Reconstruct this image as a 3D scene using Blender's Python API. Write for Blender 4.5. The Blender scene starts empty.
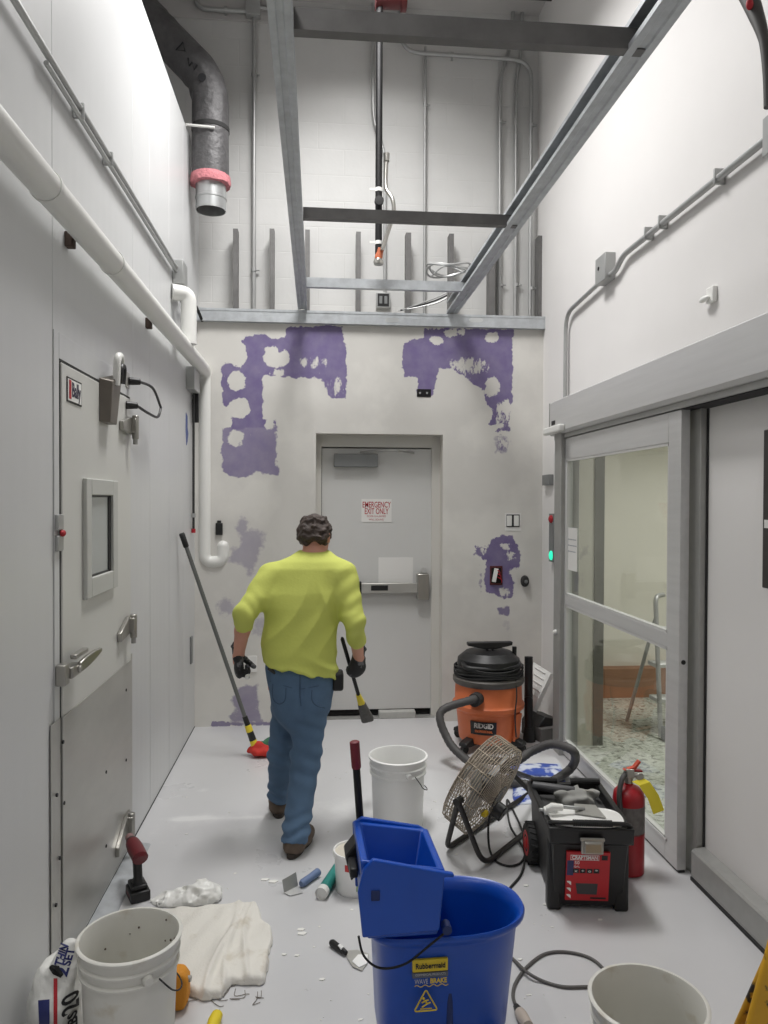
import bpy, bmesh, math, random
import numpy as np
from mathutils import Vector, Matrix, noise

random.seed(7)
SC = bpy.context.scene
COL = SC.collection
PI = math.pi

# ------------------------------------------------------------------ camera
F, YAW, PIT, ROL, EYE = 750.0, .0887, .0145, .0038, 1.72


def cam_axes():
    cy, sy, cp, sp = math.cos(YAW), math.sin(YAW), math.cos(PIT), math.sin(PIT)
    fw = Vector((sy * cp, cy * cp, -sp))
    r = Vector((cy, -sy, 0))
    u = r.cross(fw)
    c, s = math.cos(ROL), math.sin(ROL)
    return c * r + s * u, -s * r + c * u, fw


CR, CU, CF = cam_axes()
cd = bpy.data.cameras.new('camera')
cam = bpy.data.objects.new('camera', cd)
COL.objects.link(cam)
m3 = Matrix((CR, CU, -CF)).transposed()
cam.matrix_world = Matrix.Translation((0, 0, EYE)) @ m3.to_4x4()
cd.sensor_fit = 'VERTICAL'
cd.sensor_height = 36
cd.lens = F / 1024 * 36
cd.clip_start = .05
SC.camera = cam


def on(px, py, axis, val):
    """where the sight line through a pixel meets the plane axis = val"""
    d = (px - 384) / F * CR - (py - 512) / F * CU + CF
    o = Vector((0, 0, EYE))
    t = (val - o[axis]) / d[axis]
    return o + t * d


def fl(px, py, z=0.0):
    return on(px, py, 2, z)


def iy(px, py, y):
    return on(px, py, 1, y)


# ------------------------------------------------------------------ materials
def lin(c):
    c = c / 255.0
    return c / 12.92 if c <= .04045 else ((c + .055) / 1.055) ** 2.4


def rgb(r, g, b):
    return (lin(r), lin(g), lin(b), 1.0)


MATS = {}


def mat(name, col, rough=.5, metal=0.0, var=0.0, vscale=8.0, bump=0.0, bscale=60.0, spec=.5, rvar=0.0, coat=0.0, emit=None, estr=0.0, stretch=None):
    if name in MATS:
        return MATS[name]
    m = bpy.data.materials.new(name)
    m.use_nodes = True
    nt = m.node_tree
    b = nt.nodes['Principled BSDF']
    b.inputs['Base Color'].default_value = col
    b.inputs['Roughness'].default_value = rough
    b.inputs['Metallic'].default_value = metal
    b.inputs['Specular IOR Level'].default_value = spec
    b.inputs['Coat Weight'].default_value = coat
    if emit:
        b.inputs['Emission Color'].default_value = emit
        b.inputs['Emission Strength'].default_value = estr
    tc = nt.nodes.new('ShaderNodeTexCoord')
    src = tc.outputs['Object']
    if stretch:
        mp = nt.nodes.new('ShaderNodeMapping')
        mp.inputs['Scale'].default_value = stretch
        nt.links.new(src, mp.inputs['Vector'])
        src = mp.outputs[0]
    if var or rvar:
        n = nt.nodes.new('ShaderNodeTexNoise')
        n.inputs['Scale'].default_value = vscale
        n.inputs['Detail'].default_value = 6
        n.inputs['Roughness'].default_value = .6
        nt.links.new(src, n.inputs['Vector'])
        if var:
            rp = nt.nodes.new('ShaderNodeValToRGB')
            rp.color_ramp.elements[0].position = .3
            rp.color_ramp.elements[1].position = .7
            rp.color_ramp.elements[0].color = [max(0, c * (1 - var)) for c in col[:3]] + [1]
            rp.color_ramp.elements[1].color = [min(1, c * (1 + var)) for c in col[:3]] + [1]
            nt.links.new(n.outputs['Fac'], rp.inputs['Fac'])
            nt.links.new(rp.outputs['Color'], b.inputs['Base Color'])
        if rvar:
            mr = nt.nodes.new('ShaderNodeMapRange')
            mr.inputs['To Min'].default_value = max(0, rough - rvar)
            mr.inputs['To Max'].default_value = min(1, rough + rvar)
            nt.links.new(n.outputs['Fac'], mr.inputs['Value'])
            nt.links.new(mr.outputs[0], b.inputs['Roughness'])
    if bump:
        n2 = nt.nodes.new('ShaderNodeTexNoise')
        n2.inputs['Scale'].default_value = bscale
        n2.inputs['Detail'].default_value = 4
        nt.links.new(src, n2.inputs['Vector'])
        bp = nt.nodes.new('ShaderNodeBump')
        bp.inputs['Strength'].default_value = bump
        bp.inputs['Distance'].default_value = .01
        nt.links.new(n2.outputs['Fac'], bp.inputs['Height'])
        nt.links.new(bp.outputs['Normal'], b.inputs['Normal'])
    MATS[name] = m
    return m


def mix_spots(m, col, scale, lo, hi, rough=None):
    """stains with a shape of their own: a second colour where a noise is high"""
    nt = m.node_tree
    b = nt.nodes['Principled BSDF']
    tc = nt.nodes.new('ShaderNodeTexCoord')
    n = nt.nodes.new('ShaderNodeTexNoise')
    n.inputs['Scale'].default_value = scale
    n.inputs['Detail'].default_value = 5
    nt.links.new(tc.outputs['Object'], n.inputs['Vector'])
    mr = nt.nodes.new('ShaderNodeMapRange')
    mr.inputs['From Min'].default_value = lo
    mr.inputs['From Max'].default_value = hi
    nt.links.new(n.outputs['Fac'], mr.inputs['Value'])
    mx = nt.nodes.new('ShaderNodeMix')
    mx.data_type = 'RGBA'
    bc = b.inputs['Base Color']
    if bc.is_linked:
        nt.links.new(bc.links[0].from_socket, mx.inputs['A'])
    else:
        mx.inputs['A'].default_value = bc.default_value[:]
    mx.inputs['B'].default_value = col
    nt.links.new(mr.outputs[0], mx.inputs['Factor'])
    nt.links.new(mx.outputs['Result'], bc)
    return m


def glass_mat():
    m = bpy.data.materials.new('clear_glass')
    m.use_nodes = True
    nt = m.node_tree
    for n in list(nt.nodes):
        nt.nodes.remove(n)
    out = nt.nodes.new('ShaderNodeOutputMaterial')
    tr = nt.nodes.new('ShaderNodeBsdfTransparent')
    tr.inputs['Color'].default_value = (.96, .98, .965, 1)
    gl = nt.nodes.new('ShaderNodeBsdfGlossy')
    gl.inputs['Roughness'].default_value = .02
    lw = nt.nodes.new('ShaderNodeLayerWeight')
    lw.inputs['Blend'].default_value = .5
    pw = nt.nodes.new('ShaderNodeMath')
    pw.operation = 'POWER'
    pw.inputs[1].default_value = 5
    nt.links.new(lw.outputs['Facing'], pw.inputs[0])
    ma = nt.nodes.new('ShaderNodeMath')
    ma.operation = 'MULTIPLY_ADD'
    ma.inputs[1].default_value = .96
    ma.inputs[2].default_value = .04
    nt.links.new(pw.outputs[0], ma.inputs[0])
    mx = nt.nodes.new('ShaderNodeMixShader')
    nt.links.new(ma.outputs[0], mx.inputs[0])
    nt.links.new(tr.outputs[0], mx.inputs[1])
    nt.links.new(gl.outputs[0], mx.inputs[2])
    nt.links.new(mx.outputs[0], out.inputs[0])
    return m


# ------------------------------------------------------------------ objects
ROOTM = {}


def tag(o, label=None, cat=None, group=None, kind=None):
    if label:
        o['label'] = label
    if cat:
        o['category'] = cat
    if group:
        o['group'] = group
    if kind:
        o['kind'] = kind
    return o


def thing(name, label, cat, loc=(0, 0, 0), rz=0.0, group=None, kind=None):
    o = bpy.data.objects.new(name, None)
    o.empty_display_size = .1
    COL.objects.link(o)
    o.location = loc
    o.rotation_euler = (0, 0, rz)
    ROOTM[o.name] = Matrix.Translation(loc) @ Matrix.Rotation(rz, 4, 'Z')
    return tag(o, label, cat, group, kind)


def dup(root, loc, rz=None, label=None, group=None):
    r = root.copy()
    COL.objects.link(r)
    r.location = loc
    if rz is not None:
        r.rotation_euler = (0, 0, rz)
    if label:
        r['label'] = label
    if group:
        r['group'] = group

    def rec(src, dst):
        for ch in list(src.children):
            c = ch.copy()
            COL.objects.link(c)
            c.parent = dst
            rec(ch, c)
    rec(root, r)
    return r


def rootof(o):
    while o.parent:
        o = o.parent
    return o


class MB:
    """collects shapes and links them as ONE mesh object"""

    def __init__(self, M=None):
        self.v, self.f, self.M = [], [], M or Matrix.Identity(4)

    def add(self, vs, fs):
        n = len(self.v)
        self.v += [self.M @ Vector(p) for p in vs]
        self.f += [tuple(i + n for i in f) for f in fs]
        return self

    def box(self, x0, x1, y0, y1, z0, z1):
        v = [(x, y, z) for x in (x0, x1) for y in (y0, y1) for z in (z0, z1)]
        return self.add(v, [(0, 1, 3, 2), (4, 6, 7, 5), (0, 4, 5, 1), (2, 3, 7, 6), (0, 2, 6, 4), (1, 5, 7, 3)])

    def loft(self, rings, cap0=True, cap1=True, closed=False):
        n = len(rings[0])
        vs = [p for r in rings for p in r]
        fs = []
        k = len(rings)
        for i in range(k if closed else k - 1):
            j = (i + 1) % k
            for a in range(n):
                b = (a + 1) % n
                fs.append((i * n + a, i * n + b, j * n + b, j * n + a))
        if not closed:
            if cap0:
                fs.append(tuple(reversed(range(n))))
            if cap1:
                fs.append(tuple((k - 1) * n + a for a in range(n)))
        return self.add(vs, fs)

    def tube(self, pts, r, n=12, closed=False, caps=True):
        pts = [Vector(p) for p in pts]
        k = len(pts)
        rs = r if isinstance(r, (list, tuple)) else [r] * k
        rings = []
        t0 = (pts[1] - pts[0]).normalized()
        up = Vector((0, 0, 1)) if abs(t0.z) < .9 else Vector((1, 0, 0))
        nrm = (up - up.dot(t0) * t0).normalized()
        for i in range(k):
            if closed:
                t = (pts[(i + 1) % k] - pts[i - 1]).normalized()
            elif i == 0:
                t = t0
            elif i == k - 1:
                t = (pts[-1] - pts[-2]).normalized()
            else:
                t = ((pts[i + 1] - pts[i]).normalized() + (pts[i] - pts[i - 1]).normalized()).normalized()
            nrm = (nrm - nrm.dot(t) * t).normalized()
            bn = t.cross(nrm)
            rings.append([pts[i] + rs[i] * (math.cos(2 * PI * a / n) * nrm + math.sin(2 * PI * a / n) * bn) for a in range(n)])
        return self.loft(rings, caps, caps, closed)

    def cyl(self, p0, p1, r0, r1=None, n=20, caps=True):
        return self.tube([p0, p1], [r0, r0 if r1 is None else r1], n, caps=caps)

    def lathe(self, prof, c=(0, 0, 0), n=40, axis='Z', sx=1.0, sy=1.0):
        rings = []
        for r, z in prof:
            ring = []
            for a in range(n):
                ca, sa = math.cos(2 * PI * a / n) * r * sx, math.sin(2 * PI * a / n) * r * sy
                if axis == 'Z':
                    p = (ca, sa, z)
                elif axis == 'X':
                    p = (z, ca, sa)
                else:
                    p = (sa, z, ca)
                ring.append(Vector(p) + Vector(c))
            rings.append(ring)
        return self.loft(rings)

    def prism(self, poly, axis, a, b):
        """poly of 2D points in the two axes other than 'axis', in order"""
        def P(p, t):
            return {'X': (t, p[0], p[1]), 'Y': (p[0], t, p[1]), 'Z': (p[0], p[1], t)}[axis]
        return self.loft([[P(p, a) for p in poly], [P(p, b) for p in poly]])

    def ball(self, c, r, n=16, m=10):
        r = r if isinstance(r, (list, tuple)) else (r, r, r)
        rings = []
        for i in range(m + 1):
            th = PI * (i + .02) / (m + .04)
            rings.append([Vector((c[0] + r[0] * math.sin(th) * math.cos(2 * PI * a / n), c[1] + r[1] * math.sin(th) * math.sin(2 * PI * a / n), c[2] - r[2] * math.cos(th))) for a in range(n)])
        return self.loft(rings)

    def build(self, name, m, parent=None, bevel=0.0, seg=2, sharp=35, smooth=True, local=False, origin='base', sub=0, solid=0.0):
        me = bpy.data.meshes.new(name)
        vs = self.v
        loc = Vector((0, 0, 0))
        if parent is not None:
            if not local:
                Mi = ROOTM[rootof(parent).name].inverted()
                vs = [Mi @ p for p in vs]
        elif origin == 'base':
            xs, ys, zs = [p.x for p in vs], [p.y for p in vs], [p.z for p in vs]
            loc = Vector(((min(xs) + max(xs)) / 2, (min(ys) + max(ys)) / 2, min(zs)))
            vs = [p - loc for p in vs]
        me.from_pydata([tuple(p) for p in vs], [], self.f)
        me.materials.append(m)
        bm = bmesh.new()
        bm.from_mesh(me)
        bmesh.ops.recalc_face_normals(bm, faces=bm.faces[:])
        bm.to_mesh(me)
        bm.free()
        if smooth:
            me.polygons.foreach_set('use_smooth', [True] * len(me.polygons))
            me.set_sharp_from_angle(angle=math.radians(sharp))
        o = bpy.data.objects.new(name, me)
        COL.objects.link(o)
        o.location = loc
        if parent is not None:
            o.parent = parent
        else:
            ROOTM[o.name] = Matrix.Translation(loc)
        if solid:
            sm = o.modifiers.new('solid', 'SOLIDIFY')
            sm.thickness = solid
        if bevel:
            bv = o.modifiers.new('bevel', 'BEVEL')
            bv.width = bevel
            bv.segments = seg
            bv.limit_method = 'ANGLE'
            bv.angle_limit = math.radians(40)
            bv.harden_normals = False
        if sub:
            ss = o.modifiers.new('sub', 'SUBSURF')
            ss.levels = ss.render_levels = sub
        return o


def spline(pts, k=8, closed=False):
    """Catmull-Rom through the points"""
    P = [Vector(p) for p in pts]
    n = len(P)
    out = []
    rng = range(n) if closed else range(n - 1)
    for i in rng:
        a, b, c, d = (P[(i - 1) % n], P[i], P[(i + 1) % n], P[(i + 2) % n]) if closed else (P[max(i - 1, 0)], P[i], P[i + 1], P[min(i + 2, n - 1)])
        for j in range(k):
            t = j / k
            out.append(.5 * ((2 * b) + (c - a) * t + (2 * a - 5 * b + 4 * c - d) * t * t + (3 * b - a - 3 * c + d) * t ** 3))
    if not closed:
        out.append(P[-1])
    return out


def bend(pts, r, k=6):
    """polyline with rounded corners"""
    P = [Vector(p) for p in pts]
    out = [P[0]]
    for i in range(1, len(P) - 1):
        d0, d1 = (P[i - 1] - P[i]), (P[i + 1] - P[i])
        q = min(r, d0.length * .49, d1.length * .49)
        a, b = P[i] + d0.normalized() * q, P[i] + d1.normalized() * q
        for j in range(k + 1):
            t = j / k
            out.append((1 - t) ** 2 * a + 2 * t * (1 - t) * P[i] + t * t * b)
    out.append(P[-1])
    return out


def lettering(body, size, m, parent, loc, xdir, updir, name='lettering', ext=.0004, align='CENTER', width=None, bold=0.0):
    """raised text; loc, xdir and updir are world vectors"""
    cu = bpy.data.curves.new(name, 'FONT')
    cu.body = body
    cu.size = size
    cu.extrude = ext
    cu.offset = bold
    cu.align_x = align
    cu.align_y = 'CENTER'
    cu.resolution_u = 3
    cu.materials.append(m)
    tmp = bpy.data.objects.new(name, cu)
    me = bpy.data.meshes.new_from_object(tmp)
    bpy.data.objects.remove(tmp)
    bpy.data.curves.remove(cu)
    x = Vector(xdir).normalized()
    u = Vector(updir)
    u = (u - u.dot(x) * x).normalized()
    z = x.cross(u)
    s = 1.0
    if width:
        xs = [v.co.x for v in me.vertices]
        s = width / max(max(xs) - min(xs), 1e-4)
    M = Matrix((x * s, u, z)).transposed().to_4x4()
    M.translation = Vector(loc)
    me.transform(ROOTM[rootof(parent).name].inverted() @ M)
    o = bpy.data.objects.new(name, me)
    COL.objects.link(o)
    o.parent = parent
    return o


# ------------------------------------------------------------------ smooth bodies from distance fields
def smin(a, b, k):
    h = np.clip(.5 + .5 * (b - a) / k, 0, 1)
    return b * (1 - h) + a * h - k * h * (1 - h)


def cone(P, a, b, ra, rb):
    a, b = np.array(a, float), np.array(b, float)
    ab = b - a
    t = np.clip(((P - a) @ ab) / (ab @ ab), 0, 1)
    d = np.linalg.norm(P - a - t[..., None] * ab, axis=-1)
    return d - (ra + (rb - ra) * t)


def ell(P, c, r, R=None):
    q = P - np.array(c, float)
    if R is not None:
        q = q @ np.array(R)
    r = np.array(r, float)
    k0 = np.linalg.norm(q / r, axis=-1)
    return (k0 - 1) * r.min()


def stackd(P, rows):
    """elliptical sections (z, cx, cy, rx, ry) stacked in z"""
    rows = sorted(rows)
    z = np.array([r[0] for r in rows])
    Z = P[..., 2]
    cx, cy, rx, ry = (np.interp(Z, z, [r[i] for r in rows]) for i in (1, 2, 3, 4))
    d = (np.sqrt(((P[..., 0] - cx) / rx) ** 2 + ((P[..., 1] - cy) / ry) ** 2) - 1) * np.minimum(rx, ry)
    return np.maximum(d, np.maximum(z[0] - Z, Z - z[-1]))


def fnoise(P, s, seed=0.0):
    """cheap smooth noise by summed sines"""
    x, y, z = P[..., 0] * s, P[..., 1] * s, P[..., 2] * s
    return (np.sin(x * 1.7 + 1.3 * np.sin(y * 1.1 + seed) + seed) + np.sin(y * 1.9 + 1.7 * np.sin(z * 1.3 + seed * 2)) + np.sin(z * 2.1 + 1.1 * np.sin(x * 1.5 - seed))) / 3


def nets(fn, lo, hi, h, name, m, parent=None, smooth_it=1, origin='base'):
    """surface of fn = 0 as one mesh (surface nets)"""
    lo, hi = np.array(lo, float), np.array(hi, float)
    n = np.ceil((hi - lo) / h).astype(int) + 1
    ax = [lo[i] + h * np.arange(n[i]) for i in range(3)]
    G = np.stack(np.meshgrid(*ax, indexing='ij'), -1)
    D = fn(G)
    S = D < 0
    c = [D[i:n[0] - 1 + i, j:n[1] - 1 + j, k:n[2] - 1 + k] for i in (0, 1) for j in (0, 1) for k in (0, 1)]
    cs = np.stack(c, -1)
    act = (cs < 0).any(-1) & (cs >= 0).any(-1)
    idx = -np.ones(act.shape, int)
    ids = np.argwhere(act)
    idx[act] = np.arange(len(ids))
    cc = cs[act]
    off = np.array([(i, j, k) for i in (0, 1) for j in (0, 1) for k in (0, 1)], float)
    acc = np.zeros((len(ids), 3))
    cnt = np.zeros(len(ids))
    for a in range(8):
        for b in range(a + 1, 8):
            if np.abs(off[a] - off[b]).sum() == 1:
                x = (cc[:, a] < 0) != (cc[:, b] < 0)
                t = np.where(x, cc[:, a] / np.where(x, cc[:, a] - cc[:, b], 1), 0)
                acc += np.where(x[:, None], off[a] + t[:, None] * (off[b] - off[a]), 0)
                cnt += x
    V = lo + h * (ids + acc / np.maximum(cnt, 1)[:, None])
    faces = []
    for d in range(3):
        u, w = (d + 1) % 3, (d + 2) % 3
        sl0 = [slice(None)] * 3
        sl1 = [slice(None)] * 3
        sl0[d] = slice(0, -1)
        sl1[d] = slice(1, None)
        s0, s1 = S[tuple(sl0)], S[tuple(sl1)]
        for flip in (False, True):
            e = np.argwhere((s0 & ~s1) if not flip else (~s0 & s1))
            e = e[(e[:, u] > 0) & (e[:, w] > 0) & (e[:, u] < n[u] - 1) & (e[:, w] < n[w] - 1)]
            q = []
            for du, dw in ((-1, -1), (0, -1), (0, 0), (-1, 0)):
                p = e.copy()
                p[:, u] += du
                p[:, w] += dw
                q.append(idx[p[:, 0], p[:, 1], p[:, 2]])
            q = np.stack(q, -1)
            if flip:
                q = q[:, ::-1]
            faces.append(q[(q >= 0).all(1)])
    Fq = np.concatenate(faces)
    for _ in range(smooth_it):
        A = np.zeros_like(V)
        N = np.zeros(len(V))
        for i in range(4):
            a, b = Fq[:, i], Fq[:, (i + 1) % 4]
            np.add.at(A, a, V[b])
            np.add.at(A, b, V[a])
            np.add.at(N, a, 1)
            np.add.at(N, b, 1)
        V = .5 * V + .5 * A / np.maximum(N, 1)[:, None]
    mb = MB()
    mb.v = [Vector(p) for p in V]
    mb.f = [tuple(int(i) for i in f) for f in Fq]
    return mb.build(name, m, parent, sharp=180, origin=origin)


def vis(d):
    return Vector(d).normalized()
# ------------------------------------------------------------------ materials in use
M_panel = mat('white_panel', rgb(206, 207, 207), .38, var=.03, vscale=1.2, rvar=.06)
M_wallr = mat('white_wall', rgb(225, 223, 221), .6, var=.02, vscale=1.5, bump=.02, bscale=40)
M_cmu = mat('painted_block', rgb(202, 202, 200), .75, var=.03, vscale=3, bump=.12, bscale=25)
M_ceil = mat('ceiling_paint', rgb(192, 190, 188), .8, var=.04, vscale=2)
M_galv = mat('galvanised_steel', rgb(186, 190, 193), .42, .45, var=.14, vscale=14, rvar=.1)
M_galv_shaded = mat('shaded_steel_stud', rgb(110, 109, 108), .5, .4, var=.15, vscale=12, rvar=.1)  # galvanised steel darkened: shade of unlit stud faces put into the colour
M_emt = mat('conduit_steel', rgb(172, 173, 172), .4, .45, var=.06, vscale=6)
M_alum = mat('brushed_aluminium', rgb(204, 204, 203), .4, .35, var=.05, vscale=30, stretch=(1, .05, 1))
M_alumd = mat('mill_aluminium_trim', rgb(164, 164, 161), .45, .35, var=.05, vscale=20)
M_stain = mat('stainless_sheet', rgb(184, 183, 178), .38, .5, var=.1, vscale=2.2, rvar=.1, stretch=(1, 1, 3))
M_chrome = mat('polished_chrome', rgb(168, 166, 160), .3, .8, var=.05)
M_pvc = mat('white_pipe_jacket', rgb(226, 226, 222), .35, var=.02, vscale=4)
M_black = mat('black_plastic', rgb(26, 26, 27), .45, var=.1, vscale=20)
M_rubber = mat('black_rubber', rgb(30, 30, 30), .75, var=.15, vscale=20)
M_iron = mat('black_iron', rgb(22, 22, 23), .5, .3)
M_dark = mat('dark_void', rgb(12, 12, 12), .9)
M_gasket = mat('dark_gasket', rgb(45, 45, 45), .8)
M_grey = mat('grey_plastic', rgb(120, 122, 122), .5)
M_door = mat('grey_door_paint', rgb(205, 205, 203), .45, var=.02, vscale=2)
M_frame = mat('door_frame_paint', rgb(205, 203, 197), .5)
M_white = mat('white_plastic', rgb(232, 232, 228), .4)
M_paper = mat('white_paper', rgb(226, 225, 222), .8)
M_red = mat('red_ink', rgb(170, 28, 40), .6)
M_ink = mat('black_ink', rgb(30, 30, 34), .6)
M_glass = glass_mat()

# ------------------------------------------------------------------ key dimensions (metres)
XL, XR, YB, YC = -.925, 1.765, 5.774, 5.96     # left wall, right wall, drywall face, block wall face
XD = 1.665                                     # face of the sliding door leaf
YN = -2.6                                      # room end behind the viewer
ZC = on(420, 9, 1, YC).z                       # ceiling underside


def structure(o, label, cat='structure'):
    return tag(o, label, cat, kind='structure')


# ---- floor: grey epoxy with tracked white compound dust
def grid_mesh(name, m, us, vs, P, skip=None, attrs=None):
    nu, nv = len(us), len(vs)
    verts = [P(u, v) for v in vs for u in us]
    faces = []
    for j in range(nv - 1):
        for i in range(nu - 1):
            if skip and skip((us[i] + us[i + 1]) / 2, (vs[j] + vs[j + 1]) / 2):
                continue
            faces.append((j * nu + i, j * nu + i + 1, (j + 1) * nu + i + 1, (j + 1) * nu + i))
    me = bpy.data.meshes.new(name)
    me.from_pydata([tuple(v) for v in verts], [], faces)
    me.materials.append(m)
    UV = np.array([(u, v) for v in vs for u in us])
    for an, fn in (attrs or {}).items():
        at = me.attributes.new(an, 'FLOAT', 'POINT')
        at.data.foreach_set('value', fn(UV).astype(np.float32))
    o = bpy.data.objects.new(name, me)
    COL.objects.link(o)
    return o


def floor_material():
    m = mat('floor_epoxy', rgb(201, 201, 202), .3, var=.025, vscale=1.6, bump=.035, bscale=5, rvar=.1)
    nt = m.node_tree
    b = nt.nodes['Principled BSDF']
    at = nt.nodes.new('ShaderNodeAttribute')
    at.attribute_name = 'dust'
    tc = nt.nodes.new('ShaderNodeTexCoord')
    n = nt.nodes.new('ShaderNodeTexNoise')
    n.inputs['Scale'].default_value = 7
    n.inputs['Detail'].default_value = 9
    n.inputs['Roughness'].default_value = .72
    nt.links.new(tc.outputs['Object'], n.inputs['Vector'])
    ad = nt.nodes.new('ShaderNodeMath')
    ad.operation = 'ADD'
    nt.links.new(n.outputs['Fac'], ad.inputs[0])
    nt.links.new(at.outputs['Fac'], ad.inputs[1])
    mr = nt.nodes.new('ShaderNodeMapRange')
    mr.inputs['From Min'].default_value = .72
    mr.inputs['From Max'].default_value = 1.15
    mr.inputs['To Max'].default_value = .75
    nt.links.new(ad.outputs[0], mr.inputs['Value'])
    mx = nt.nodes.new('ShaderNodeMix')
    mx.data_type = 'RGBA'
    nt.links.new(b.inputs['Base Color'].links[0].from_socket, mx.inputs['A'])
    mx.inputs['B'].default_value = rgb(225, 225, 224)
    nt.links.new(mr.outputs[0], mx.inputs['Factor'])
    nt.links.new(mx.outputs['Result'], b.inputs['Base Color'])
    m2 = nt.nodes.new('ShaderNodeMath')
    m2.operation = 'MULTIPLY_ADD'
    m2.inputs[1].default_value = .3
    nt.links.new(mr.outputs[0], m2.inputs[0])
    nt.links.new(b.inputs['Roughness'].links[0].from_socket, m2.inputs[2])
    nt.links.new(m2.outputs[0], b.inputs['Roughness'])
    return m


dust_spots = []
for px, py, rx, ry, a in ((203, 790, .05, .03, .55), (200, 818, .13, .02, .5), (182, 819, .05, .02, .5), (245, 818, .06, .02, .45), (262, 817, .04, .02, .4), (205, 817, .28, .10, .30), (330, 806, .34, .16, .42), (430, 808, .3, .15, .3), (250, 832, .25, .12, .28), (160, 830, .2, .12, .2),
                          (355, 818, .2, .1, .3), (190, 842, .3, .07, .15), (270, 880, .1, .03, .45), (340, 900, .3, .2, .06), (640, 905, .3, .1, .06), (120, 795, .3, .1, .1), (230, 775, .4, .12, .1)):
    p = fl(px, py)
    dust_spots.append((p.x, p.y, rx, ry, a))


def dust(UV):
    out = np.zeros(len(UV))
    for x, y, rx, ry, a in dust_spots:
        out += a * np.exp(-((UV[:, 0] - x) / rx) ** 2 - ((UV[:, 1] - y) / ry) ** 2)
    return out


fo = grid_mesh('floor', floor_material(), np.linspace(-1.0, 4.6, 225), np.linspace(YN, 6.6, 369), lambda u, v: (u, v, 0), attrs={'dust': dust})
structure(fo, 'glossy grey painted floor dusted with white compound', 'floor')

# ---- ceiling, block wall and walls
cl = MB().box(-2.6, XR + .2, YN, YC + .2, ZC, ZC + .15).build('ceiling', M_ceil, origin='world')
structure(cl, 'pale painted ceiling slab high above the steel framing', 'ceiling')
zb = on(230, 20, 1, YC - .015).z
bm_ = MB().box(-2.6, on(268, 20, 1, YC).x, YC - .015, YC + .02, zb, ZC).build('trim_1', M_ceil, origin='world')
structure(bm_, 'pale beam edge under the ceiling at the top left of the block wall', 'trim')


def block_wall():
    m = M_cmu
    nt = m.node_tree
    b = nt.nodes['Principled BSDF']
    tc = nt.nodes.new('ShaderNodeTexCoord')
    mp = nt.nodes.new('ShaderNodeMapping')
    mp.inputs['Rotation'].default_value = (PI / 2, 0, 0)
    nt.links.new(tc.outputs['Object'], mp.inputs['Vector'])
    br = nt.nodes.new('ShaderNodeTexBrick')
    br.inputs['Scale'].default_value = 1
    br.inputs['Brick Width'].default_value = .41
    br.inputs['Row Height'].default_value = .204
    br.inputs['Mortar Size'].default_value = .006
    br.inputs['Mortar Smooth'].default_value = .6
    nt.links.new(mp.outputs[0], br.inputs['Vector'])
    old = b.inputs['Normal'].links[0].from_node
    bp = nt.nodes.new('ShaderNodeBump')
    bp.inputs['Strength'].default_value = .25
    bp.inputs['Distance'].default_value = .004
    bp.invert = True
    nt.links.new(br.outputs['Fac'], bp.inputs['Height'])
    nt.links.new(old.outputs[0], bp.inputs['Normal'])
    nt.links.new(bp.outputs[0], b.inputs['Normal'])
    wb = MB().box(-2.6, .02, YC, YC + .2, 0, ZC).box(.95, XR + .2, YC, YC + .2, 0, ZC).box(.02, .95, YC, YC + .2, 2.15, ZC).build('wall_rear', m, origin='world')
    return structure(wb, 'white painted concrete block wall rising above the steel track', 'wall')


block_wall()

# ---- drywall partition with purple board showing between white patches
OP = (iy(316, 434, YB).x, iy(443, 434, YB).x, (iy(316, 434, YB).z + iy(443, 434, YB).z) / 2)   # opening x0, x1, top
ZT = 3.12                                                                                        # top of drywall


def zpoly(pts, ox, oy, s):
    out = []
    for a, b in pts:
        p = iy(ox + a / s, oy + b / s, YB)
        out.append((p.x, p.z))
    return np.array(out)


def poly_sd(UV, poly):
    x, y = UV[:, 0], UV[:, 1]
    d = np.full(len(UV), 1e9)
    inside = np.zeros(len(UV), bool)
    n = len(poly)
    for i in range(n):
        a, b = poly[i], poly[(i + 1) % n]
        e = b - a
        w = UV - a
        t = np.clip((w @ e) / (e @ e), 0, 1)
        d = np.minimum(d, np.linalg.norm(w - t[:, None] * e, axis=1))
        c = ((a[1] > y) != (b[1] > y)) & (x < (b[0] - a[0]) * (y - a[1]) / (b[1] - a[1] + 1e-12) + a[0])
        inside ^= c
    return np.where(inside, d, -d)


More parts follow.
